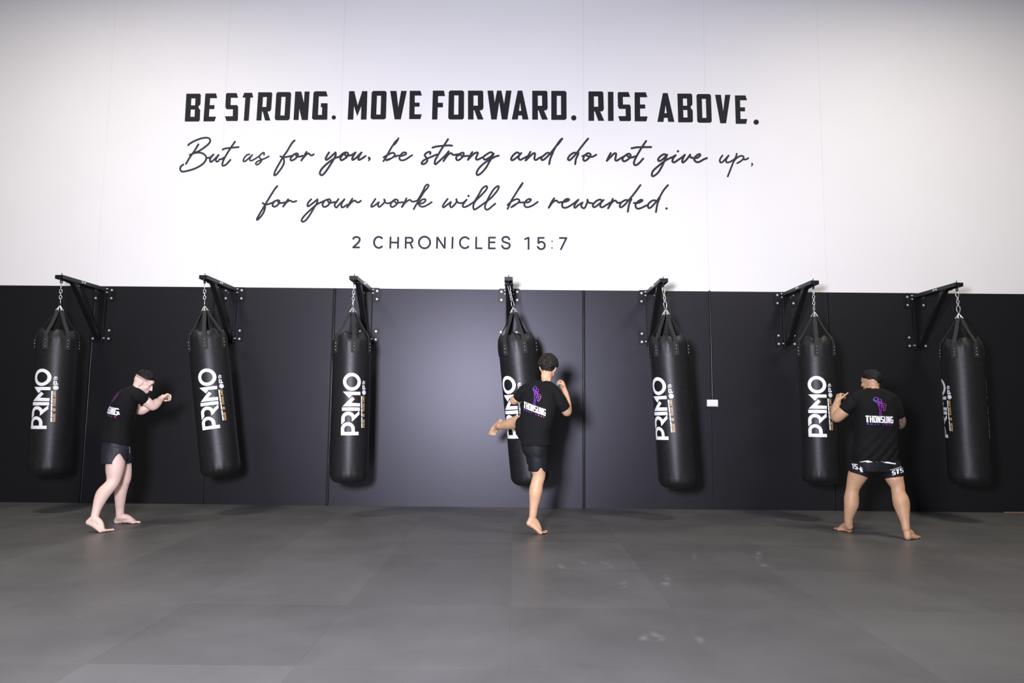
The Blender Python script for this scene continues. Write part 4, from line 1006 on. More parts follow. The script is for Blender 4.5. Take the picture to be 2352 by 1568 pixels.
def line_polys(strokes, wd):
    out = []
    for st in strokes:
        P = crom([tuple(p) for p in st], 4) if len(st) > 2 else [np.array(p, float) for p in st]
        for a, b in zip(P, P[1:]):
            t = b - a; l = math.hypot(*t)
            if l < 1e-6: continue
            t = t / l; nx, ny = -t[1] * wd / 2, t[0] * wd / 2; e = t * wd * 0.2
            out.append([(a[0] - e[0] + nx, a[1] - e[1] + ny), (b[0] + e[0] + nx, b[1] + e[1] + ny), (b[0] + e[0] - nx, b[1] + e[1] - ny), (a[0] - e[0] - nx, a[1] - e[1] - ny)])
    return out
FIG = [arcp(890, 660, 30, 30, 0, 360, 10), arcp(952, 682, 25, 27, 0, 360, 10), [(838, 675), (862, 702), (900, 735), (918, 790)], [(860, 655), (850, 675), (880, 705), (925, 715)], [(900, 690), (940, 715), (972, 712)],
       [(925, 630), (915, 650), (930, 680)], [(930, 720), (925, 745), (1000, 735), (1042, 762), (1012, 855), (988, 855), (1000, 795), (955, 805)], arcp(948, 762, 24, 24, 0, 360, 8), [(965, 745), (990, 770), (1020, 775)],
       [(910, 740), (918, 800), (925, 880), (918, 932), (952, 932), (945, 880), (962, 805)], [(975, 700), (965, 735)]]
def back_print(target, parent, C, ex, ey, fdir, k=1.0, onto=True):
    t = BVHTree.FromPolygons([v.co.copy() for v in target.vertices], [tuple(p.vertices) for p in target.polygons])
    h = t.ray_cast(CAMP, (C - CAMP).normalized(), 20)
    if onto and h[0] is not None: C = h[0]
    fg = [[((x - 930) / 7.127 / 224 * k, -(y - 1010) / 7.127 / 224 * k) for x, y in s] for s in FIG]
    decal('fighter_print', line_polys(fg, 0.0062 * k), C, ex, ey, fdir, target, M['neon'], parent, off=0.004)
    decal('shirt_print', text_polys('THONSUNG', -0.140 * k, 0.285 * k, -0.042 * k, 0.075 * k, gap=0.10), C, ex, ey, fdir, target, M['print_white'], parent, off=0.004)
    decal('club_print', text_polys('MUAY THAI', -0.130 * k, 0.260 * k, -0.066 * k, 0.014 * k, gap=0.85), C, ex, ey, fdir, target, M['neon'], parent, off=0.004)
def hair_cap(name, c, fwd, up, m, parent, s=1.0, thick=0.016, hairline=None, rough=0.004, freq=60):
    f, l, u = frame(fwd, up); c = Vector(c)
    bm = bmesh.new(); bmesh.ops.create_uvsphere(bm, u_segments=96, v_segments=64, radius=1.0)
    loc = []
    for v in bm.verts:
        d = v.co.normalized(); x, y, z = d
        hl = hairline(x, y) if hairline else -0.3
        t = max(0.0, min(1.0, (z - hl) / 0.45)); th = 0.004 + thick * (t ** 0.7)
        th += rough * noise.noise(Vector((x * freq * 0.1, y * freq * 0.1, z * freq * 0.1))) * (0.3 + t)
        ex_ = ((0.094 + th) * x - 0.012, (0.074 + th) * y, (0.090 + th) * z + 0.018)
        v.co = c + (f * ex_[0] + l * ex_[1] + u * ex_[2]) * s
        loc.append(z < hl)
    bm.verts.ensure_lookup_table()
    kill = [v for v, k_ in zip(bm.verts, loc) if k_]
    bmesh.ops.delete(bm, geom=kill, context='VERTS')
    me = bpy.data.meshes.new(name); bm.normal_update(); bm.to_mesh(me); bm.free()
    return link(name, me, m, parent, smooth=True)
def tuck(body, garment_verts, garment_polys, skip=None, depth=0.006, reach=0.045):
    t = BVHTree.FromPolygons(garment_verts, garment_polys)
    touched = set()
    for _ in range(2):
        body.update()
        ns = [v.normal.copy() for v in body.vertices]
        for v, nn in zip(body.vertices, ns):
            p, n, i, d = t.find_nearest(v.co, reach)
            if p is None: continue
            if nn.dot(n) < 0.35: continue
            if skip and skip(v.co): continue
            e = (v.co - p).dot(n)
            if e > -depth: v.co = v.co - n * (e + depth); touched.add(v.index)
    nb = {}
    for e_ in body.edges:
        a, b = e_.vertices
        if a in touched or b in touched:
            nb.setdefault(a, []).append(b); nb.setdefault(b, []).append(a)
    for _ in range(4):
        new = {i: sum((body.vertices[j].co for j in js), Vector()) / len(js) for i, js in nb.items() if len(js) > 2}
        for i, c in new.items(): body.vertices[i].co = body.vertices[i].co * 0.4 + c * 0.6
    body.update()
def snap(me): return [v.co.copy() for v in me.vertices], [tuple(p.vertices) for p in me.polygons]
def person(base, label):
    return empty('person', (base[0], base[1], 0.0), label=label, cat='person')
def fix_parent(root):
    for ch in list(root.children):
        ch.matrix_parent_inverse = Matrix.Translation(-root.location)
BODYVOX = 0.0048

# ---- left boxer: crouched in profile, guard up, facing right and away
ya = -2.0
a1 = math.radians(52); F1 = V(math.sin(a1), math.cos(a1), 0); R1 = V(math.cos(a1), -math.sin(a1), 0)
p1 = person(J(265, 1215, -2.0), 'pale boxer in black shirt crouching with fists raised, leftmost person')
bm = bmesh.new()
limb(bm, [(270, 1020, -2.06, 15), (267, 1045, -2.09, 19.5), (264, 1075, -2.11, 19), (261.5, 1098, -2.12, 15), (256, 1112, -2.14, 13.5), (238, 1132, -2.16, 14.8), (229, 1150, -2.18, 12.5), (222.5, 1168, -2.2, 9.3), (217.5, 1186, -2.22, 8.2)])
limb(bm, [(274, 1020, -1.93, 19), (283, 1062, -1.88, 16.5), (286, 1094, -1.85, 14.2), (282, 1112, -1.83, 12.8), (277, 1132, -1.81, 12.6), (276, 1152, -1.79, 10.5), (275.5, 1168, -1.77, 8.8), (275.5, 1184, -1.76, 8.0)])
# feet
h = J(197.5, 1203, -2.23); b_ = gnd(233, 1222.5); t_ = gnd(254, 1220.5)
foot_solids(bm, J(216.5, 1190, -2.225), h, V(b_.x, b_.y, 0.0), V(t_.x, t_.y, 0.004), (0.1, -1, 0))
h = gnd(264, 1202.5); t_ = gnd(319, 1197.5); A_ = J(275, 1186, -1.76)
h2 = V(h.x, h.y, 0); b2 = V(J(303, 1200, -1.74).x, h.y + 0.03, 0); t2 = V(J(319, 1198, -1.72).x, h.y + 0.05, 0.002)
foot_solids(bm, A_, h2, b2, t2, (-0.2, 1, 0))
loft(bm, [(J(269, 1030, ya), R1 * 0.13, F1 * 0.09, 2.1), (J(269, 1000, ya), R1 * 0.125, F1 * 0.085, 2.1), (J(275, 968, ya), R1 * 0.125, F1 * 0.085, 2.1), (J(286, 935, ya), R1 * 0.155, F1 * 0.105, 2.3), (J(297, 908, ya), R1 * 0.16, F1 * 0.09, 2.3), (J(303, 895, ya), R1 * 0.08, F1 * 0.06, 2)])
limb(bm, [(303, 899, -2.0, 14.5), (311, 890, -1.99, 12.8), (322, 882, -1.97, 12.5), (328, 877, -1.96, 12)])
HC1 = J(330.5, 878, -1.955); HF1 = (0.82, 0.26, -0.50); HU1 = (0.45, 0.10, 0.86)
head_solids(bm, HC1, HF1, HU1, 1.0)
# right arm (near)
limb(bm, [(311, 905, -2.08, 12.5), (325, 914, -2.03, 11), (337, 922, -1.99, 10.6), (346, 930, -1.95, 10.2), (352, 932, -1.92, 10.4), (360, 926, -1.87, 9.6), (366, 920, -1.82, 7.4), (369.5, 915, -1.79, 6.4)])
hand_solids(bm, J(369, 916, -1.79), J(385, 905, -1.70) - J(369, 916, -1.79), (0.5, 0.1, -0.9), (-0.6, -0.3, 0.5), curl=(0.95, 1.0, 0.6))
# left arm (far)
limb(bm, [(288, 912, -1.86, 13), (308, 932, -1.80, 11), (322, 943, -1.76, 9.2), (332, 940, -1.73, 9), (348, 929, -1.70, 8), (362, 920, -1.67, 6.2)])
hand_solids(bm, J(362, 921, -1.67), J(374, 908, -1.60) - J(362, 921, -1.67), (0.6, 0.1, -0.8), (-0.5, -0.3, 0.6), curl=(1.2, 1.4, 0.8), s=0.95)
body = remesh(bm, BODYVOX, 4)
body.name = 'body'; link('body', body, M['skin_pale'], p1)
face_parts(p1, HC1, HF1, HU1)
def hl1(x, y):
    a = -0.05 if x < 0.1 else -0.05 + (x - 0.1) * 0.75
    return a + 0.10
hair_cap('hair', HC1, HF1, HU1, M['hair'], p1, thick=0.015, hairline=lambda x, y: (0.26 if x < 0.35 else 0.26 + (x - 0.35) * 0.45), rough=0.010, freq=70)
hair_cap('cropped_hair', HC1, HF1, HU1, M['stubble'], p1, s=0.985, thick=0.0, hairline=lambda x, y: (0.02 if x < 0.45 else 0.02 + (x - 0.45) * 1.6), rough=0.0)
# shirt
bm = bmesh.new()
loft(bm, [(J(266.5, 1019, ya), R1 * 0.172, F1 * 0.140 + V(0, 0, -0.035), 2.2), (J(267, 1003, ya), R1 * 0.172, F1 * 0.132, 2.2), (J(273, 968, ya), R1 * 0.160, F1 * 0.120, 2.2), (J(282, 940, ya), R1 * 0.170, F1 * 0.128, 2.2), (J(291, 915, ya), R1 * 0.172, F1 * 0.115, 2.2), (J(299, 900, ya), R1 * 0.145, F1 * 0.095, 2.1), (J(305, 890, ya), R1 * 0.075, F1 * 0.068, 2)])
tube(bm, [J(303, 897, -2.0), J(306, 902, -2.05), J(312, 907, -2.07)], [0.058, 0.062, 0.064], n=24)
flat_tube(bm, [J(300, 902, -2.06), J(312, 906, -2.07), J(323, 913, -2.04), J(332, 919.5, -2.0)], [0.066, 0.070, 0.064, 0.056])
flat_tube(bm, [J(286, 906, -1.9), J(296, 918, -1.85), J(306, 930, -1.81)], [0.07, 0.066, 0.055])
shirt = remesh(bm, 0.007, 5)
wrinkle(shirt, 0.0045, (5, 5, 9), 3.1)
so = link('t_shirt', shirt, M['cotton'], p1)
ey1 = (J(283, 930, ya) - J(268, 1000, ya)).normalized()
ang = math.radians(36); Fp = V(math.sin(ang), math.cos(ang), 0.0); Fp = (F1 - ey1 * F1.dot(ey1)).normalized(); exp_ = Fp.cross(ey1).normalized()
back_print(shirt, so, J(287, 944, ya), exp_, ey1, Fp, 0.98, onto=False)
# shorts
bm = bmesh.new()
loft(bm, [(J(267.5, 1060, -2.0), R1 * 0.150, F1 * 0.135, 2.4), (J(267.5, 1040, -2.0), R1 * 0.165, F1 * 0.140, 2.3), (J(267, 1000, -2.0), R1 * 0.150, F1 * 0.115, 2.2)])
flat_tube(bm, [J(268, 1030, -2.08), J(264, 1050, -2.10), J(262, 1066, -2.11)], [0.115, 0.118, 0.120], n=30)
flat_tube(bm, [J(274, 1030, -1.92), J(281, 1050, -1.90), J(284, 1065, -1.88)], [0.092, 0.094, 0.094], n=30)
sh = remesh(bm, 0.006, 4); wrinkle(sh, 0.004, (7, 7, 6), 9.0)
snS = snap(sh); snT = snap(shirt)
zt, zb = J(268, 1039, -2.1).z, J(268, 1075, -2.1).z
cxs = J(268.5, 1050, -2.2)
def notch(p):
    if p.y > -1.83: return False
    h_ = (zt - p.z) / (zt - zb)
    if h_ < 0: return False
    return abs(p.x - (cxs.x + 0.003)) < 0.004 + 0.060 * min(1, h_) ** 0.8
cut_faces(sh, notch)
zb2 = J(268, 1064.5, -2.1).z
cut_faces(sh, lambda p: p.z < zb2 - 0.004 + 0.10 * max(0, p.x - cxs.x) * -1)
sh_o = link('shorts', sh, M['poly_navy'], p1)
m_ = sh_o.modifiers.new('thick', 'SOLIDIFY'); m_.thickness = 0.003; m_.offset = -1
def pxdecal(name, polys, target, m, parent, v0=(0, 0), off=0.004):
    """print pieces given as photo pixels on the visible side of a garment"""
    us = [p[0] for q in polys for p in q]; vs = [p[1] for q in polys for p in q]
    u0, v0_ = sum(us) / len(us), sum(vs) / len(vs)
    C = J(u0, v0_, -2.15); k = 1 / ppm(yy(-2.15)); fd = (C - CAMP).normalized()
    ex = V(1, 0, 0); ex = (ex - fd * ex.dot(fd)).normalized(); ey = ex.cross(fd).normalized()
    decal(name, [[((x - u0) * k, -(y - v0_) * k) for x, y in q] for q in polys], C, ex, ey, fd, target, m, parent, off=off)
pxdecal('shorts_print', line_polys([[(286, 1056), (289, 1062), (287, 1068)], [(291, 1054), (290, 1060), (293, 1062)], [(288, 1064), (285, 1069)]], 2.2), sh, M['print_white'], sh_o)
pxdecal('shorts_trim', line_polys([[(296.3, 1026), (297.3, 1032), (297.8, 1040)]], 1.2), sh, M['print_grey'], sh_o)
tuck(body, *snT); tuck(body, *snS, skip=lambda p: notch(p) or p.z < zb2)
fix_parent(p1)

YO[0] = 0.23
# ---- middle fighter: back to us, left leg kicking across the bag, up on the ball of the right foot
yb = -2.1
a2 = math.radians(28); F2 = V(math.sin(a2), math.cos(a2), 0); R2 = V(math.cos(a2), -math.sin(a2), 0)
p2 = person(gnd(1238, 1226), 'curly haired fighter in black shirt kicking the middle punch bag, seen from behind')
bm = bmesh.new()
limb(bm, [(1231, 1028, -2.1, 16), (1233, 1050, -2.1, 19), (1237, 1078, -2.1, 16.5), (1238, 1093, -2.1, 14.5), (1233.5, 1110, -2.11, 14.2), (1230.5, 1127, -2.12, 15.2), (1228.5, 1145, -2.12, 12.5), (1226, 1165, -2.12, 9.8), (1223.8, 1184, -2.12, 8.4)])
b_ = gnd(1238, 1226.5); t_ = gnd(1256, 1224) + V(0, 0, 0.002)
foot_solids(bm, J(1222, 1190, -2.12), J(1208.5, 1204, -2.14), b_, t_, (0.35, -1, 0.1))
# kicking leg
limb(bm, [(1216, 1020, -2.08, 22), (1206, 995, -1.92, 20), (1199, 976, -1.78, 16), (1193, 968, -1.70, 14.0), (1182, 970, -1.62, 14), (1168, 974, -1.54, 12), (1155, 977, -1.46, 9), (1148, 977.5, -1.42, 8)])
A_ = J(1148, 978, -1.41); T_1 = J(1128.5, 999, -1.36)
Hh = J(1150, 969, -1.36) ; Bb = J(1134.5, 991, -1.35)
foot_solids(bm, A_, J(1150, 969, -1.40), J(1134, 989, -1.30), J(1128.5, 1000.5, -1.28), (0.8, 0.1, -0.6), up=(0, 1, 0))
loft(bm, [(J(1229, 1030, yb), R2 * 0.12, F2 * 0.09, 2.1), (J(1229, 1005, yb), R2 * 0.12, F2 * 0.09, 2.1), (J(1233, 970, yb), R2 * 0.14, F2 * 0.095, 2.2), (J(1237, 935, yb), R2 * 0.165, F2 * 0.105, 2.3), (J(1240, 900, yb), R2 * 0.165, F2 * 0.09, 2.3), (J(1247, 886, yb), R2 * 0.08, F2 * 0.06, 2)])
limb(bm, [(1246, 890, -2.1, 16), (1251, 877, -2.1, 13.3), (1255, 864, -2.09, 12.5), (1257, 852, -2.08, 12.5)])
HC2 = J(1259, 842, -2.06); HF2 = (0.22, 0.95, -0.12); HU2 = (0.08, 0.1, 1)
head_solids(bm, HC2, HF2, HU2, 1.02)
limb(bm, [(1206, 894, -2.04, 12), (1193, 908, -2.0, 11), (1182, 919, -1.95, 9.8), (1182, 917, -1.90, 9.4), (1200, 905, -1.80, 8), (1212, 899, -1.74, 6.4)])
hand_solids(bm, J(1212, 899, -1.74), V(0.3, 0.7, 0.35), V(0.8, -0.2, -0.2), V(0.2, -0.3, 0.9), curl=(1.3, 1.5, 0.9))
limb(bm, [(1272, 898, -2.14, 13), (1286, 920, -2.12, 11.5), (1298, 940, -2.08, 10.5), (1302.5, 945.5, -2.04, 10.4), (1303, 934, -2.00, 9.8), (1301, 918, -1.97, 9.0), (1298.5, 903, -1.94, 7.2), (1296, 895, -1.92, 6.4)])
hand_solids(bm, J(1296.5, 896, -1.92), J(1287, 871, -1.88) - J(1296.5, 896, -1.92), V(-0.75, -0.5, -0.2), V(-0.3, -0.8, 0.2), curl=(0.9, 1.3, 0.9))
body = remesh(bm, BODYVOX, 4); body.name = 'body'; link('body', body, M['skin_tan'], p2)
face_parts(p2, HC2, HF2, HU2, 1.02)
# curly hair
bm = bmesh.new(); f, l, u = frame(HF2, HU2); R = Matrix((f, l, u)).transposed()
ball(bm, HC2 + u * 0.028 - f * 0.012, 1.0, (0.100, 0.090, 0.098), R, 18)
rnd = random.Random(5)
for i in range(420):
    z = rnd.uniform(-0.42, 1); t = rnd.uniform(0, 2 * PI); q = math.sqrt(1 - z * z); x, y = q * math.cos(t), q * math.sin(t)
    if x > 0.55 and z < 0.45: continue
    if abs(y) > 0.6 and z < -0.25 and x > -0.3: continue
    c = HC2 + u * 0.028 - f * 0.012 + f * x * 0.103 + l * y * 0.096 + u * z * 0.102
    ball(bm, c, rnd.uniform(0.009, 0.017), n=6)
for i in range(70):
    y = rnd.uniform(-0.75, 0.75); z = rnd.uniform(-0.72, -0.35)
    c = HC2 + u * (0.028 + z * 0.108) - f * (0.012 + 0.098 * math.sqrt(max(0, 1 - y * y * 0.9 - z * z * 0.62))) + l * y * 0.070
    ball(bm, c, rnd.uniform(0.008, 0.013), n=6)
hm = remesh(bm, 0.0045, 1)
displace(hm, lambda co, nn: 0.0035 * noise.noise(co * 95) + 0.003 * noise.noise(co * 45))
link('hair', hm, M['hair_b'], p2)
# shirt
bm = bmesh.new()
loft(bm, [(J(1230, 1023, yb), R2 * 0.150, F2 * 0.140, 2.3), (J(1229, 1004, yb), R2 * 0.155, F2 * 0.125, 2.2), (J(1232, 975, yb), R2 * 0.176, F2 * 0.125, 2.2), (J(1236, 945, yb), R2 * 0.195, F2 * 0.130, 2.2), (J(1238, 920, yb), R2 * 0.190, F2 * 0.130, 2.2), (J(1240, 901, yb), R2 * 0.170, F2 * 0.115, 2.1), (J(1245, 889, yb), R2 * 0.110, F2 * 0.085, 2), (J(1251, 876, yb), R2 * 0.066, F2 * 0.064, 2)])
tube(bm, [J(1222, 1012, -2.02), J(1207, 990, -1.95), J(1201, 974, -1.85)], [0.105, 0.100, 0.085], n=20)
tube(bm, [J(1247, 884, -2.09), J(1228, 889, -2.08), J(1208, 898, -2.04)], [0.055, 0.062, 0.060], n=24)
tube(bm, [J(1253, 885, -2.1), J(1263, 890, -2.12), J(1275, 901, -2.13)], [0.058, 0.062, 0.062], n=24)
flat_tube(bm, [J(1214, 893, -2.06), J(1203, 899, -2.03), J(1194, 908, -2.0), J(1187.5, 914.5, -1.975)], [0.064, 0.064, 0.058, 0.052])
flat_tube(bm, [J(1266, 895, -2.13), J(1276, 906, -2.13), J(1287, 922, -2.12), J(1298, 938.5, -2.09)], [0.064, 0.068, 0.064, 0.058])
shirt = remesh(bm, 0.007, 5); wrinkle(shirt, 0.005, (5, 5, 9), 11.7)
so = link('t_shirt', shirt, M['cotton'], p2)
up2 = V(0.14, 0.0, 0.99).normalized(); exs = V(math.cos(math.radians(19)), -0.25, -math.sin(math.radians(19))).normalized()
fd = V(0.26, 0.966, 0.0); exs = (exs - fd * exs.dot(fd)).normalized(); eys = exs.cross(fd).normalized()
eys = (V(0.10, 0, 1) - fd * V(0.10, 0, 1).dot(fd)).normalized()
back_print(shirt, so, J(1226.5, 937, yb), exs, eys, fd, 0.90)
bm = bmesh.new()
loft(bm, [(J(1235, 1068, yb), R2 * 0.088, F2 * 0.088, 2.0), (J(1233, 1050, yb), R2 * 0.112, F2 * 0.112, 2.0), (J(1230, 1036, yb), R2 * 0.132, F2 * 0.122, 2.2), (J(1229, 1022, yb), R2 * 0.142, F2 * 0.125, 2.3), (J(1229, 998, yb), R2 * 0.14, F2 * 0.115, 2.2)])
flat_tube(bm, [J(1232, 1030, yb), J(1234, 1058, yb), J(1238, 1088, yb)], [0.110, 0.112, 0.096], n=30)
tube(bm, [J(1221, 1010, -2.05), J(1213, 997, -1.97), J(1208, 988, -1.90)], [0.10, 0.095, 0.09], n=20)
sh = remesh(bm, 0.006, 4); wrinkle(sh, 0.004, (7, 7, 6), 21.0)
snS = snap(sh); snT = snap(shirt)
def notch2(p):
    zt_ = J(1242, 1072, -2.2).z; zb_ = J(1242, 1086, -2.2).z
    h_ = (zt_ - p.z) / (zt_ - zb_)
    if p.z < J(1238, 1083.5, -2.2).z: return True
    if p.y > -1.86: return False
    lim = J(1205, 1052, -2.2)
    if h_ > 0 and abs(p.x - J(1242, 1080, -2.2).x) < 0.004 + 0.034 * h_: return True
    return False
cut_faces(sh, notch2)
cut_faces(sh, lambda p: p.x < J(1214, 1070, -2.2).x and p.z < J(1214, 1061, -2.2).z - 0.9 * (p.x - J(1205, 1060, -2.2).x))
sh_o = link('shorts', sh, M['poly_black'], p2)
m_ = sh_o.modifiers.new('thick', 'SOLIDIFY'); m_.thickness = 0.003; m_.offset = -1
tuck(body, *snT); tuck(body, *snS, skip=lambda p: notch2(p))
fix_parent(p2)

YO[0] = 0.235
# ---- right boxer: back to us in a wide stance
yc = -2.0
F3 = V(0.0, 1, 0); R3 = V(1, 0, 0)
p3 = person(J(2010, 1230, -2.0), 'short haired boxer standing wide with his back turned, rightmost person')
bm = bmesh.new()
limb(bm, [(1993, 1047, -2.0, 20), (1980, 1072, -1.97, 23), (1968, 1095, -1.94, 19.5), (1960.5, 1115, -1.92, 15.0), (1957.5, 1128, -1.91, 13.9), (1956, 1142, -1.91, 15.4), (1955.5, 1157, -1.91, 15.2), (1952.5, 1172, -1.90, 12.5), (1949.5, 1188, -1.88, 9.3), (1949, 1203, -1.86, 8.6)])
hL = gnd(1955, 1223); bL = gnd(1930, 1218.5); tL = gnd(1916, 1215.5)
foot_solids(bm, J(1951, 1208, -1.86), hL, bL, tL, (-0.4, -1, 0))
limb(bm, [(2033, 1047, -2.02, 20), (2045, 1072, -2.05, 22.5), (2054, 1097, -2.07, 19), (2061.5, 1116, -2.09, 14.8), (2063.5, 1130, -2.10, 14.2), (2068.5, 1147, -2.12, 17.0), (2071.5, 1162, -2.13, 16.4), (2075, 1180, -2.15, 12.8), (2078.5, 1198, -2.17, 9.3), (2081, 1214, -2.19, 8.2)])
hR = gnd(2082.5, 1240); bR = gnd(2100, 1237); tR = gnd(2111.5, 1234.5)
foot_solids(bm, J(2083, 1221, -2.19), hR, bR, tR, (0.4, -1, 0))
loft(bm, [(J(2011, 1062, yc), R3 * 0.14, F3 * 0.10, 2.1), (J(2011, 1035, yc), R3 * 0.14, F3 * 0.10, 2.1), (J(2011, 990, yc), R3 * 0.15, F3 * 0.10, 2.2), (J(2010, 945, yc), R3 * 0.19, F3 * 0.115, 2.3), (J(2009, 912, yc), R3 * 0.18, F3 * 0.09, 2.3), (J(2008, 899, yc), R3 * 0.09, F3 * 0.07, 2)])
limb(bm, [(2007, 903, -2.0, 18), (2006, 891, -2.0, 14.2), (2004, 880, -1.99, 13.2), (2002, 869, -1.98, 13)])
HC3 = J(2000, 875.5, -1.97); HF3 = (-0.50, 0.85, -0.12); HU3 = (-0.05, 0.08, 1)
head_solids(bm, HC3, HF3, HU3, 0.99)
limb(bm, [(1964, 915, -2.0, 17), (1951, 929, -1.98, 15.5), (1937, 944, -1.95, 13.8), (1926, 955, -1.92, 12.4), (1921, 957.5, -1.89, 12), (1920, 949, -1.85, 11.6), (1920.5, 938, -1.81, 10.6), (1923, 925, -1.76, 7.6), (1924.5, 919, -1.74, 6.8)])
hand_solids(bm, J(1924.5, 921, -1.74), J(1928.5, 901, -1.70) - J(1924.5, 921, -1.74), V(0.75, 0.25, -0.15), V(0.5, -0.8, 0.3), curl=(1.2, 1.1, 0.7), s=1.0, thumb_out=True)
limb(bm, [(2050, 917, -2.0, 17), (2059, 938, -2.0, 14.5), (2066, 958, -1.97, 12), (2068.5, 971, -1.94, 11), (2064, 974, -1.88, 10.5), (2052, 962, -1.76, 9), (2043, 950, -1.68, 7)])
hand_solids(bm, J(2043, 951, -1.68), V(-0.3, 0.5, 0.7), V(-0.7, -0.2, -0.2), V(0.1, -0.6, 0.6), curl=(1.3, 1.5, 0.9))
body = remesh(bm, BODYVOX, 4); body.name = 'body'; bo = link('body', body, [M['skin_tan2'], M['tattoo']], p3)
lim_ = J(2056, 950, -1.95)
for p in body.polygons:
    c = p.center
    if c.x > lim_.x and J(2060, 990, -1.9).z < c.z < J(2060, 935, -1.9).z: p.material_index = 1
face_parts(p3, HC3, HF3, HU3, 0.99)
hair_cap('hair', HC3, HF3, HU3, M['hair'], p3, s=0.99, thick=0.014, hairline=lambda x, y: (-0.56 + 0.50 * min(1, max(0, (abs(y) - 0.35) / 0.5)) if x < 0.0 else (0.04 + 0.3 * x if x < 0.6 else 0.22 + (x - 0.6) * 1.0)), rough=0.006, freq=60)
bm = bmesh.new(); f, l, u = frame(HF3, HU3)
for k in (-1, 1):
    tube(bm, [HC3 + (f * -0.005 + l * k * 0.064 + u * -0.045), HC3 + (f * 0.025 + l * k * 0.056 + u * -0.078), HC3 + (f * 0.062 + l * k * 0.024 + u * -0.104)], [0.013, 0.014, 0.012], n=10)
# shirt
bm2 = bmesh.new()
loft(bm2, [(J(2007, 1057, yc), R3 * 0.218, F3 * 0.160, 2.3), (J(2009, 1035, yc), R3 * 0.220, F3 * 0.160, 2.3), (J(2011, 995, yc), R3 * 0.208, F3 * 0.150, 2.3), (J(2012, 960, yc), R3 * 0.214, F3 * 0.150, 2.3), (J(2011, 932, yc), R3 * 0.212, F3 * 0.145, 2.3), (J(2009, 912, yc), R3 * 0.190, F3 * 0.125, 2.2), (J(2007.5, 900, yc), R3 * 0.130, F3 * 0.095, 2.1), (J(2006.5, 892, yc), R3 * 0.072, F3 * 0.068, 2)])
bm.free(); bm = bm2
tube(bm, [J(1999, 901, -2.0), J(1983, 908, -2.0), J(1966, 917, -2.0)], [0.055, 0.064, 0.070], n=24)
flat_tube(bm, [J(1976, 914, -2.0), J(1965, 918, -1.99), J(1951, 931, -1.98), J(1939.5, 943.5, -1.955)], [0.068, 0.072, 0.070, 0.067])
tube(bm, [J(2014, 901, -2.0), J(2030, 907, -2.0), J(2049, 918, -2.0)], [0.055, 0.064, 0.070], n=24)
flat_tube(bm, [J(2038, 914, -2.0), J(2050, 920, -2.0), J(2058.5, 938, -2.0), J(2064, 957.5, -1.975)], [0.066, 0.070, 0.066, 0.060])
shirt = remesh(bm, 0.007, 5); wrinkle(shirt, 0.0055, (5, 5, 9), 31.7)
def drape(co, nn):
    z0, z1_ = J(2010, 975, -2).z, J(2010, 1050, -2).z
    t = max(0, min(1, (z0 - co.z) / (z0 - z1_)))
    return 0.006 * t * math.sin((co.x * 0.8 + (z0 - co.z) * 0.75) * 75) * (1 if nn.y < 0 else 0.3)
displace(shirt, drape)
so = link('t_shirt', shirt, M['cotton'], p3)
back_print(shirt, so, J(2021.5, 962, yc), V(1, 0, -0.03).normalized(), V(0, 0, 1), V(0.0, 1, 0), 0.93)
bm = bmesh.new()
loft(bm, [(J(2011, 1082, yc), R3 * 0.20, F3 * 0.145, 2.5), (J(2011, 1062, yc), R3 * 0.218, F3 * 0.150, 2.4), (J(2011, 1035, yc), R3 * 0.195, F3 * 0.135, 2.2)])
flat_tube(bm, [J(1990, 1055, -2.0), J(1979, 1074, -1.98), J(1970.5, 1089.5, -1.96)], [0.115, 0.112, 0.104], n=30)
flat_tube(bm, [J(2034, 1058, -2.0), J(2047, 1078, -2.04), J(2053, 1097, -2.06)], [0.112, 0.108, 0.096], n=30)
sh = remesh(bm, 0.006, 4); wrinkle(sh, 0.004, (7, 7, 6), 41.0)
snS = snap(sh); snT = snap(shirt)
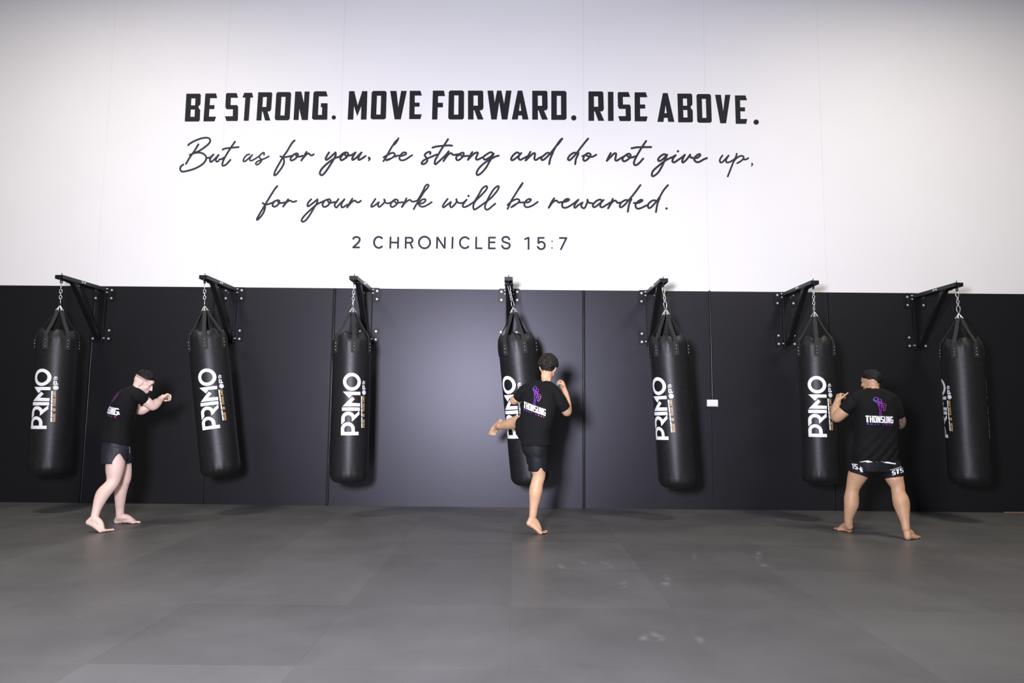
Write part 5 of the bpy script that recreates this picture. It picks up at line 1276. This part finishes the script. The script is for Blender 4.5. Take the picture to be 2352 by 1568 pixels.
hemL0, hemL1 = J(1949, 1081.5, -2.0), J(1991, 1097, -2.0)
hemR0, hemR1 = J(2033, 1099.5, -2.05), J(2073, 1096.5, -2.05)
midx = J(2012, 1090, -2.0).x
def hem(p):
    a, b = (hemL0, hemL1) if p.x < midx else (hemR0, hemR1)
    t = (p.x - a.x) / (b.x - a.x); t = max(-0.2, min(1.2, t))
    return p.z < a.z + (b.z - a.z) * t
cut_faces(sh, hem)
sh_o = link('shorts', sh, M['poly_black'], p3)
m_ = sh_o.modifiers.new('thick', 'SOLIDIFY'); m_.thickness = 0.003; m_.offset = -1
q3 = lambda X, Y: (1890 + X / 6.533, 1020 + Y / 6.533)
def glyph_px(txt, x0, y0, w_, h, slope):
    out = []
    for p in text_polys(txt, 0, w_, 0, h, gap=0.12): out.append([q3(x0 + x, y0 + x * slope - y) for x, y in p])
    return out
pxdecal('number_print', glyph_px('15', 440, 362, 78, 78, 0.22), sh, M['print_white'], sh_o)
pxdecal('star_print', [[q3(*p) for p in q] for q in ([(572, 325), (582, 362), (565, 420), (558, 375)], [(535, 365), (570, 358), (605, 378), (570, 382)], [(578, 380), (600, 402), (585, 425), (568, 395)], [(585, 345), (597, 352), (588, 362)])], sh, M['print_white'], sh_o)
pxdecal('side_print', glyph_px('STS', 1048, 468, 150, 66, -0.16 * 2.2), sh, M['print_white'], sh_o)
pxdecal('stripe_print', line_polys([[q3(1015, 385), q3(1090, 368), q3(1165, 335)]], 1.6), sh, M['print_grey'], sh_o)
pxdecal('waist_print', [[q3(*p) for p in q] for q in ([(575, 232), (650, 236), (648, 262), (568, 272)], [(655, 240), (700, 246), (690, 275), (650, 270)], [(700, 248), (790, 258), (700, 272)])], sh, M['print_white'], sh_o)
pxdecal('waist_print', [[q3(*p) for p in q] for q in ([(885, 255), (970, 262), (965, 285), (940, 282)], [(970, 262), (1080, 285), (1070, 300), (965, 285)])], sh, M['print_white'], sh_o)
tuck(body, *snT); tuck(body, *snS, skip=lambda p: hem(p))
fix_parent(p3)
